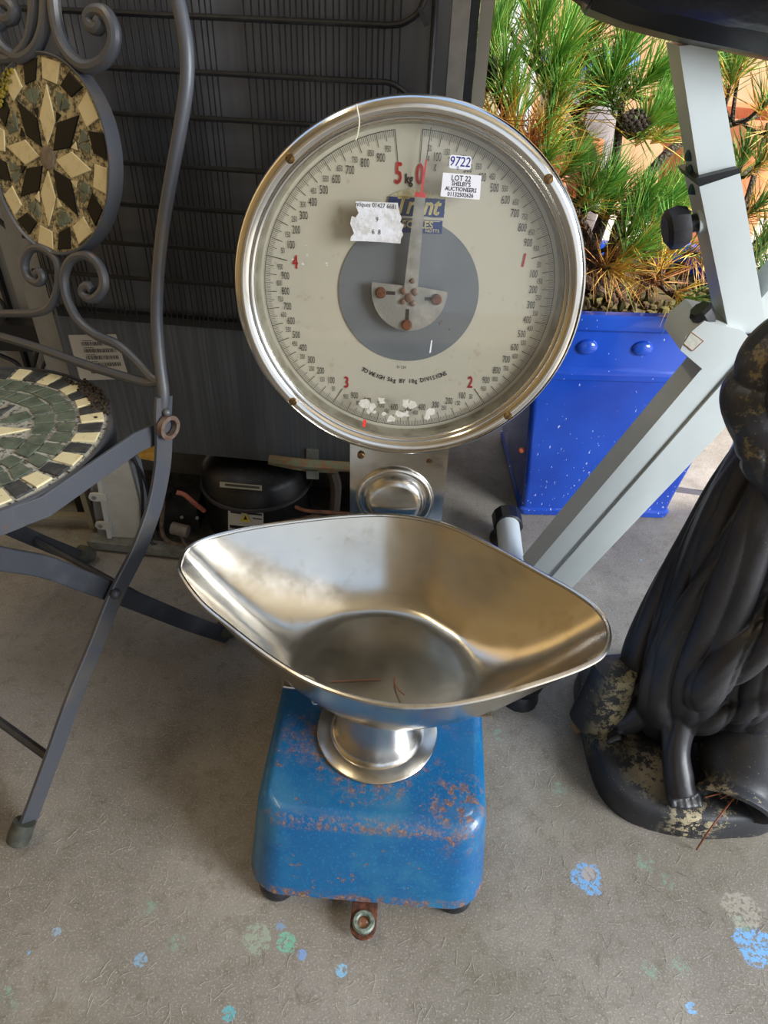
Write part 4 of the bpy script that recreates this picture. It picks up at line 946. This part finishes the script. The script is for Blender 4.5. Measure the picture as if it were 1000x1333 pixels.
# seat post: inner and outer square tubes
def post(pl, pr_, name, d, Yc=YB):
    b = B(); P = [ay(*q, Yc-d/2) for q in (pl[0], pl[1], pr_[1], pr_[0])]; b.prism(P, (0, d, 0)); return b.build(name, fw_, bike, bevel=.004)
post(((884, 60), (912, 242)), ((932, 55), (960, 225)), 'seat_post', .042)
post(((910, 240), (951, 440)), ((963, 222), (998, 425)), 'post_sleeve', .050)
b = B(); P = [ay(*q, YB-.031) for q in ((905, 233), (911, 243), (965, 225), (962, 219))]; b.prism(P, (0, .060, 0)); b.build('sleeve_collar', black_plastic, bike, bevel=.002)
for x, y in ((909, 203), (911, 222), (913, 247)):
    b = B(); c = ay(x, y, YB); b.cyl(c+V((-.012, 0, 0)), c+V((.004, 0, 0)), .0055, n=14); b.build('adjusting_hole', simple('hole_shadow_teal', '2c4a50', .8), bike)
# adjusting knob on the sleeve
kc = ay(885, 295, YB-.01); kd = (ay(925, 285, YB-.01)-kc).normalized()
b = B(); b.tube([kc+kd*.018, kc+kd*.040], .0125, 20); b.build('knob_collar', fw_, bike)
b = B(); b.tube([kc+kd*.002, kc+kd*.024], .0095, 16); b.build('knob_stem', black_plastic, bike)
b = B(); b.tube([kc-kd*.016, kc-kd*.012, kc-kd*.002, kc+kd*.008, kc+kd*.010], 0, 9, rads=[.016, .022, .0235, .020, .012]); b.build('adjusting_knob', black_rubber, bike, ang=30)
# folding latch bracket
b = B(); P = [ay(*q, YB-.034) for q in ((917, 418), (966, 430), (985, 448), (921, 486), (886, 456), (893, 438))]; b.prism(P, (0, .070, 0)); brk = b.build('hinge_bracket', fw_, bike, bevel=.006)
b = B(); P = [ay(*q, YB-.0345) for q in ((900, 432), (916, 444), (902, 457), (890, 447))]; b.prism(P, (0, -.0006, 0)); wl_ = b.build('warning_label', simple('orange_lined_label', 'c7c8c0', .5, 0, 'b8b4a4', 200), brk, smooth=False)
b = B()
for a, c in (((900, 432), (916, 444)), ((916, 444), (902, 457)), ((902, 457), (890, 447))): b.tube([ay(*a, YB-.0353), ay(*c, YB-.0353)], .0004, 5)
b.build('label_border', simple('orange_print', 'b07050', .5), wl_)
b = B(); c = ay(918, 414, YB-.02); d = (ay(912, 404, YB-.02)-c).normalized(); b.tube([c-d*.01, c, c+d*.012, c+d*.016], 0, 8, rads=[.009, .013, .014, .011]); b.build('locking_knob', black_rubber, bike, ang=30)
b = B(); c = ay(978, 448, YB-.030); b.ring([(.010, -.002), (.014, -.002), (.014, .002), (.010, .002)], c, (0, -1, 0), 32); b.build('pivot_bush', black_rubber, bike)
b = B(); b.lathe([(.0095, -.003), (.0095, .002), (.005, .004)], c, (0, -1, 0), 24); b.build('pivot_bolt', silver, bike)
b = B(); b.tube([V((.235, .82, .05)), V((.275, .82, .10))], .02, 12); b.build('beam_foot', fw_, bike)
q = az(930, 644, .0); b = B(); b.tube([q+V((0, 0, .001)), q+V((.012, 0, .20))], .011, 12); b.build('rear_leg', fw_, bike)
# saddle
vin = MT('black_vinyl', '26262c', .30); vin.bump(vin.noise(22, 3), .45, .006); vin = vin.m
SDL = [(.150, .030, .040), (.168, .052, .048), (.20, .075, .054), (.25, .100, .058), (.31, .125, .060), (.37, .135, .062), (.43, .12, .060), (.47, .09, .052), (.485, .04, .03)]
zs0 = ay(880, 70, YB).z
rings = []
for x, hw, hh in SDL:
    ring_ = []; zc = zs0+.064+ (x-.31)*-.10
    for k in range(24):
        a = 2*PI*k/24; y = hw*math.cos(a); z = hh*math.sin(a)*(1.0 if math.sin(a) > 0 else .95)
        ring_.append(V((x, .80+y, zc+z+.012*abs(math.cos(a)))))
    rings.append(ring_)
b = B(); b.loft(rings); sad = b.build('saddle', vin, bike, ang=80)
rings = [[p+V((0, 0, 0)) for p in r_] for r_ in rings]
b = B(); rr = []
for x, hw, hh in SDL[1:-1]:
    zc = zs0+.064+(x-.31)*-.10; rr.append([V((x, .80+hw*s_*.70, zc-hh*.90+ dz)) for s_, dz in ((-1, .028), (-.6, -.001), (0, -.006), (.6, -.001), (1, .028), (0, .03))])
b.loft(rr); b.build('saddle_base', black_plastic, sad)

# ================================================================== STATUE
statue = thing('garden_statue', 'black painted garden statue of a robed figure with flaking paint beside a toppled jug', 'statue', (.41, .57, 0))
rc0 = az(804, 872, .145); sm = MT('flaking_black_paint', '1f2024', .42); sn = sm.noise(26, 6, .72); sm.mix(sm.ramp(sm.noise(8, 4), .4, .7), '34363c')
sk = sm.N.new('ShaderNodeSeparateXYZ'); sm.L.new(sm.tc, sk.inputs[0])
def flake(m, amount_lo, amount_hi):
    n_ = m.noise(30, 7, .75); return m.ramp(n_, amount_lo, amount_hi)
sm.mix(sm.math('MULTIPLY', sm.ramp(sm.noise(24, 8, .8), .595, .61), .85), '8f8466'); sq_ = az(850, 1005, .042)-V((.41, .57, 0)); sm.mix(sm.math('MULTIPLY', sm.math('MULTIPLY', sm.disc(sq_.x, sq_.y, .012, .045), sm.ramp(sm.noise(60, 7, .8), .47, .50)), .9), 'a3977a'); sq_ = az(900, 1068, .03)-V((.41, .57, 0)); sm.mix(sm.math('MULTIPLY', sm.math('MULTIPLY', sm.disc(sq_.x, sq_.y, .01, .04), sm.ramp(sm.noise(70, 7, .8), .52, .54)), .9), 'b5a888'); sm.mix(sm.math('MULTIPLY', sm.ramp(sm.noise(400, 2), .68, .72), .5), '8d8672')
sq_ = rc0-V((.41, .57, 0)); sm.mix(sm.math('MULTIPLY', sm.math('MULTIPLY', sm.disc(sq_.x+.01, sq_.y-.02, .012, .04), sm.ramp(sm.noise(70, 7, .8), .49, .52)), .8), '9a8f6c'); sm.rough(sm.noise(20), .35, .6); sm.bump(sm.noise(180, 5), .2, .001); smat = sm.m
gm = MT('black_painted_figure', '222225', .42); gm.mix(gm.ramp(gm.noise(9, 5), .4, .7), '35353a'); gm.mix(gm.math('MULTIPLY', gm.ramp(gm.noise(500, 2), .70, .74), .6), '8d8a80')
gs_ = gm.N.new('ShaderNodeSeparateXYZ'); gm.L.new(gm.tc, gs_.inputs[0])
gm.mix(gm.math('MULTIPLY', gm.math('MULTIPLY', gm.ramp(gm.noise(45, 7, .8), .545, .60), gm.ramp(gs_.outputs[2], .44, .52)), .75), '7a6c48'); gm.bump(gm.noise(160, 5), .25, .001); gmat = gm.m
b = B()
SK = [(.050, .395, .590, .046, .046), (.075, .402, .588, .060, .056), (.11, .412, .586, .078, .068), (.16, .420, .585, .090, .074), (.21, .424, .585, .092, .076), (.28, .428, .586, .090, .076), (.34, .432, .588, .086, .074), (.40, .436, .590, .082, .072), (.45, .440, .590, .078, .068), (.50, .444, .590, .072, .062)]
SKp = smooth_path([V((z, cx, cy)) for z, cx, cy, _, _ in SK], 6); SKr = smooth_path([V((rx, ry, 0)) for *_, rx, ry in SK], 6)
rings = []
for P, Q in zip(SKp, SKr):
    z = P.x; ring_ = []
    for k in range(160):
        a = 2*PI*k/160
        ph = a*7 + 9*(z-.1) + 1.3*math.sin(a*2+z*9)
        f = abs(math.sin(ph*.5)); fold = (f**.5-.65)*.30*min(1, (z-.02)/.1)
        ph2 = a*13+14*z; fold += .05*abs(math.sin(ph2*.5))
        ring_.append(V((P.y+Q.x*(1+fold)*math.cos(a), P.z+Q.y*(1+fold)*math.sin(a), z)))
    rings.append(ring_)
b.loft(rings)
# sweeping diagonal drape over the thigh, hanging lobe and hem
def rope(pts, rads): b.tube(smooth_path(pts, 6), 0, 14, rads=[r_ for r_ in [V((r_, 0, 0)) for r_ in rads] and [p.x for p in smooth_path([V((q, 0, 0)) for q in rads], 6)]])
rope([V((.480, .520, .44)), V((.440, .512, .36)), V((.405, .508, .29)), V((.380, .510, .22)), V((.376, .516, .175))], [.010, .015, .021, .024, .012])
rope([V((.500, .525, .42)), V((.472, .512, .30)), V((.440, .508, .20)), V((.408, .515, .14)), V((.375, .530, .10))], [.009, .014, .015, .013, .008])
rope([V((.520, .550, .40)), V((.508, .525, .27)), V((.478, .515, .18)), V((.440, .518, .12)), V((.41, .54, .09))], [.010, .015, .016, .014, .010])
rope([V((.385, .55, .46)), V((.358, .555, .34)), V((.345, .56, .22)), V((.352, .565, .12)), V((.372, .57, .08))], [.009, .012, .014, .012, .010])
rope([V((.45, .54, .43)), V((.415, .525, .34)), V((.39, .525, .27)), V((.365, .54, .20))], [.006, .009, .010, .006])
# sleeve and bent arm resting on the hip
rope([V((.455, .60, .68)), V((.392, .585, .635)), V((.345, .575, .585)), V((.336, .565, .545)), V((.346, .555, .52))], [.040, .036, .032, .031, .026])
rope([V((.338, .565, .555)), V((.352, .545, .505)), V((.40, .53, .480)), V((.45, .52, .490)), V((.49, .525, .51))], [.022, .027, .024, .020, .017])
rope([V((.362, .555, .490)), V((.40, .535, .452)), V((.45, .528, .450)), V((.49, .535, .47))], [.014, .020, .019, .015])
for k in range(5): rope([V((.37+.024*k, .530-.004*k, .535-.006*k)), V((.355+.024*k, .528, .505)), V((.368+.024*k, .522, .470))], [.004, .007, .004])
for k in range(3): rope([V((.325+.012*k, .548-.004*k, .60)), V((.332+.018*k, .535, .565)), V((.36+.02*k, .532, .54))], [.004, .007, .004])
# torso, neck, head
rope([V((.43, .588, .48)), V((.435, .59, .56)), V((.44, .59, .64)), V((.44, .59, .72)), V((.44, .585, .78))], [.075, .066, .078, .060, .024])
rope([V((.445, .585, .76)), V((.446, .578, .80))], [.022, .021]); b.ell((.446, .572, .845), (.038, .045, .052)); b.ell((.446, .585, .862), (.043, .047, .045)); b.ell((.446, .526, .842), (.006, .009, .012))
rope([V((.51, .59, .70)), V((.545, .58, .62)), V((.54, .545, .54)), V((.49, .515, .51))], [.030, .027, .022, .016])
# feet
rope([az(856, 895, .12), az(838, 922, .088), az(820, 938, .066), az(803, 944, .056)], [.022, .021, .018, .013])
for k in range(5):
    q = az(806-2*k+1, 930+8*k, .052); rope([q+V((.010, .002, .003)), q, q+V((-.009, -.004, -.004))], [.0052, .0050, .0038])
rope([az(884, 925, .125), az(880, 975, .092), az(884, 1015, .068), az(889, 1036, .056)], [.023, .017, .0185, .0165])
for k in range(5):
    q = az(874+8.5*k, 1042-1.2*abs(k-2), .053); rope([q+V((0, .012, .004)), q, q+V((.001, -.010, -.004))], [.0056, .0054, .0040])
me = b.mesh('figure', True, 180)
tmp = bpy.data.objects.new('tmp', me); C.objects.link(tmp); md = tmp.modifiers.new('r', 'REMESH'); md.mode = 'VOXEL'; md.voxel_size = .0022; md.use_smooth_shade = True
ms = tmp.modifiers.new('s', 'SMOOTH'); ms.iterations = 2; ms.factor = .5
bpy.context.view_layer.update(); me2 = bpy.data.meshes.new_from_object(tmp.evaluated_get(bpy.context.evaluated_depsgraph_get())); bpy.data.objects.remove(tmp); me2.name = 'figure'

me2.update(); nv_ = [v.normal.copy() for v in me2.vertices]
for v, nn in zip(me2.vertices, nv_):
    x, y, z = v.co; a = math.atan2(y-.587, x-.43)
    k = max(0, min(1, (z-.09)/.06))*max(0, min(1, (.47-z)/.05))
    if k > 0:
        ph = a*9+17*z+1.4*noise.noise(V((x*9, y*9, z*5))); v.co += nn*k*((abs(math.sin(ph*.5))**.5-.7)*.011 + (abs(math.sin(ph*1.1+2))**.5-.7)*.0035)
    elif z > .47 and z < .70:
        ph = z*85+x*60+5*noise.noise(V((x*14, y*14, z*14))); v.co += nn*(abs(math.sin(ph*.5))**.6-.6)*.0065*min(1, (z-.47)/.02)
me2.update(); me2.materials.clear(); put('figure', me2, gmat, statue)
# slab
SLP = [(.295, .655), (.293, .60), (.292, .54), (.298, .495), (.318, .466), (.35, .450), (.40, .441), (.45, .443), (.50, .452), (.535, .49), (.545, .56), (.53, .64), (.49, .69), (.42, .71), (.35, .705), (.31, .688)]
slab = smooth_path([V((x, y, 0)) for x, y in SLP], 4, True); cs = V((.415, .57, 0))
def slr(k, z): return [cs+(p-cs)*k+V((0, 0, z)) for p in slab]
b = B(); b.loft([slr(1.005, 0), slr(1.012, .006), slr(1.0, .028), slr(.985, .036), slr(.95, .041), slr(.8, .042), slr(.4, .044), slr(.05, .045)]); b.build('plinth', smat, statue, ang=60)
rc = az(804, 872, .145)
rk = B(); rk.loft([[V((rc.x+.030*math.cos(a)*k*(1+.10*math.sin(3*a)), rc.y+.026*math.sin(a)*k*(1+.08*math.cos(2*a)), z)) for a in [2*PI*i/24 for i in range(24)]] for z, k in ((.035, 1.25), (.07, 1.15), (.11, 1.05), (.138, 1.0), (.146, .9), (.148, .4))])
rk.build('stump', smat, statue, ang=50)
# toppled jug
jx = az(962, 1026, .068); jb = az(988, 935, .105); jd = (jx-jb).normalized()
jm = [(.006, -.14), (.035, -.132), (.060, -.105), (.072, -.07), (.070, -.035), (.055, -.008), (.046, .004), (.048, .012), (.055, .018), (.056, .024), (.050, .027), (.042, .022), (.036, .008), (.034, -.01), (.01, -.03)]
b = B(); b.lathe([(r_*.82, z*.9) for r_, z in jm], jx, jd, 48); b.build('jug', smat, statue, ang=60)
tw = simple('dry_orange_twig', '8a4a28', .8, 0, '6b3a20', 60)
sprig = thing('dry_twig_sprig', 'dry brown twig sprig poking out of the toppled black jug mouth', 'twig', az(962, 1035, .06))
sx0 = az(962, 1030, .070)
b = B(); b.tube(smooth_path([sx0, az(942, 1056, .058), az(924, 1080, .048), az(907, 1106, .003)], 4), .0011, 6); b.build('stem', tw, sprig)
random.seed(4)
for k in range(16):
    a = random.uniform(-2.6, .6); L = random.uniform(14, 26); 
    e = az(960+L*math.cos(a), 1028-L*math.sin(a)*.8, .064+random.uniform(0, .01)); b = B(); b.tube([sx0, (sx0+e)/2+V((0, 0, .003)), e], 0, 5, rads=[.0008, .0008, .0003]); b.build('twiglet', tw, sprig)
for e in ((918, 1038), (930, 1034), (938, 1040)):
    e = az(*e, .072); b = B(); b.tube([sx0, (sx0+e)/2+V((0, 0, .004)), e], 0, 5, rads=[.0012, .0016, .0006]); b.build('twiglet', tw, sprig)

# ================================================================== OUTSIDE, BEHIND THE PINE
cupb = thing('cream_cupboard', 'cream painted cupboard with keyhole standing behind the pine', 'cupboard', (.20, 2.3, 0))
cm_ = simple('cream_paint', 'b9ac84', .6, 0, 'ab9d74', 10)
b = B(); b.box((.19, 2.42, .6), (.16, .4, 1.2)); b.build('body', cm_, cupb, bevel=.003)
for z0, z1 in ((.02, .64), (.655, 1.18)):
    b = B(); b.box((.19, 2.212, (z0+z1)/2), (.15, .016, z1-z0)); d_ = b.build('door', cm_, cupb, bevel=.003)
    b = B(); b.cyl((.145, 2.204, z1-.04), (.145, 2.196, z1-.04), .008, n=14); b.build('lock', brass, d_)
upvc = simple('white_upvc', 'd6dbe2', .35)
wf = thing('window_frame', 'white plastic window frame leaning upright behind the pine', 'window frame', (.33, 2.32, 0))
for x0, x1 in ((.285, .315), (.330, .352), (.366, .378)):
    b = B(); b.box(((x0+x1)/2, 2.33, .62), (x1-x0, .05, 1.22)); b.build('frame_bar', upvc, wf, bevel=.003)
b = B(); b.box((.33, 2.33, .04), (.10, .045, .05)); b.build('frame_bar', upvc, wf, bevel=.003)
b = B(); b.box((1.3, 3.35, 1.2), (2.6, .1, 2.4)); struct(b.build('wall_far', simple('peach_render', 'dcb08a', .8, 0, 'c4926a', 3), smooth=False))
bin_ = thing('storage_tub', 'grey tub with bright blue lid behind the pine', 'tub', (.56, 2.5, 0))
b = B(); b.lathe([(.10, 0), (.115, .02), (.135, .62), (.135, .63)], (.575, 2.55, 0), n=32); b.build('tub', simple('grey_plastic_tub', '8f8d92', .5), bin_)
b = B(); b.lathe([(.142, .62), (.148, .625), (.148, .650), (.14, .658), (.01, .662)], (.575, 2.55, 0), n=32); b.build('lid', simple('blue_lid', '4a76c4', .4), bin_)
terr = simple('terracotta', 'a8603c', .8, 0, '8e4e30', 12, .2)
for (x, Y, h_, r_, lb) in ((.385, 1.85, .56, .032, 'slim terracotta pipe standing left behind the pine'), (.475, 1.95, .52, .034, 'slim terracotta pipe standing right behind the pine'),):
    b = B(); b.lathe([(r_*1.15, 0), (r_*1.15, .03), (r_, .04), (r_*.92, h_-.05), (r_*1.1, h_-.04), (r_*1.1, h_), (r_*.8, h_), (r_*.75, h_-.04)], (x, Y, 0), n=28)
    tag(b.build('clay_pipe', terr, ang=40), lb, 'pipe', 'terracotta pipes behind the pine')
b = B(); b.lathe([(.10, 0), (.12, .02), (.16, .47), (.175, .48), (.175, .56), (.16, .57), (.14, .56), (.13, .44)], (.90, 2.15, 0), n=40); b2 = b.build('clay_planter', simple('orange_terracotta', 'c47a50', .8, 0, 'b06a44', 10, .2))
tag(b2, 'big orange terracotta planter right of the bike post', 'planter')
pave = MT('sunlit_paving', 'c9c5ba', .85); pave.mix(pave.ramp(pave.noise(9, 5), .4, .7), 'bab5a8'); 
b = B(); b.box((2.1, 3.2, .004), (4.0, 3.4, .008)); struct(b.build('paving_1', pave.m, smooth=False))  # pale paving slab outside, laid over the floor behind the pine
b = B(); b.box((1.32, 2.35, .55), (.05, .05, 1.1), M.Rotation(.1, 3, 'Y')); tag(b.build('wooden_post', simple('brown_wood', '6d4a34', .8), bevel=.004), 'brown wooden post leaning at the right edge behind the pine', 'post')
# floor litter
random.seed(8)
b = B(); q = az(752, 948, .001); b.prism([q+V((random.uniform(.006, .011)*math.cos(a), random.uniform(.007, .013)*math.sin(a), 0)) for a in [2*PI*i/9 for i in range(9)]], (0, 0, .0015)); tag(b.build('leaf_scrap', simple('tan_leaf', 'a8835a', .8)), 'tan scrap lying on the concrete left of the statue plinth', 'debris')
b = B()
for k in range(620):
    x, y = random.uniform(0, 1000), random.uniform(930, 1333); p = az(x, y, .0008)
    if p.y < .17 or (-.15 < p.x < .15 and .32 < p.y < .8) or (p.x > .27 and p.y > .43 ): continue
    a = random.uniform(0, PI); L = random.uniform(.002, .009); d = V((math.cos(a), math.sin(a), 0)); s_ = V((-d.y, d.x, 0))*random.uniform(-.3, .3)*L
    b.mi = 0 if random.random() < .85 else 1
    b.tube([p-d*L, p-d*L*.4+s_*.8, p+s_+d*L*.3, p+d*L], .00014, 4)
o = b.build('floor_fibres', [simple('pale_fibre', 'b5b0a4', .8), simple('dark_fibre', '5c5244', .8)]); tag(o, 'fine straw and hair scattered over the concrete floor', 'debris'); o['kind'] = 'stuff'
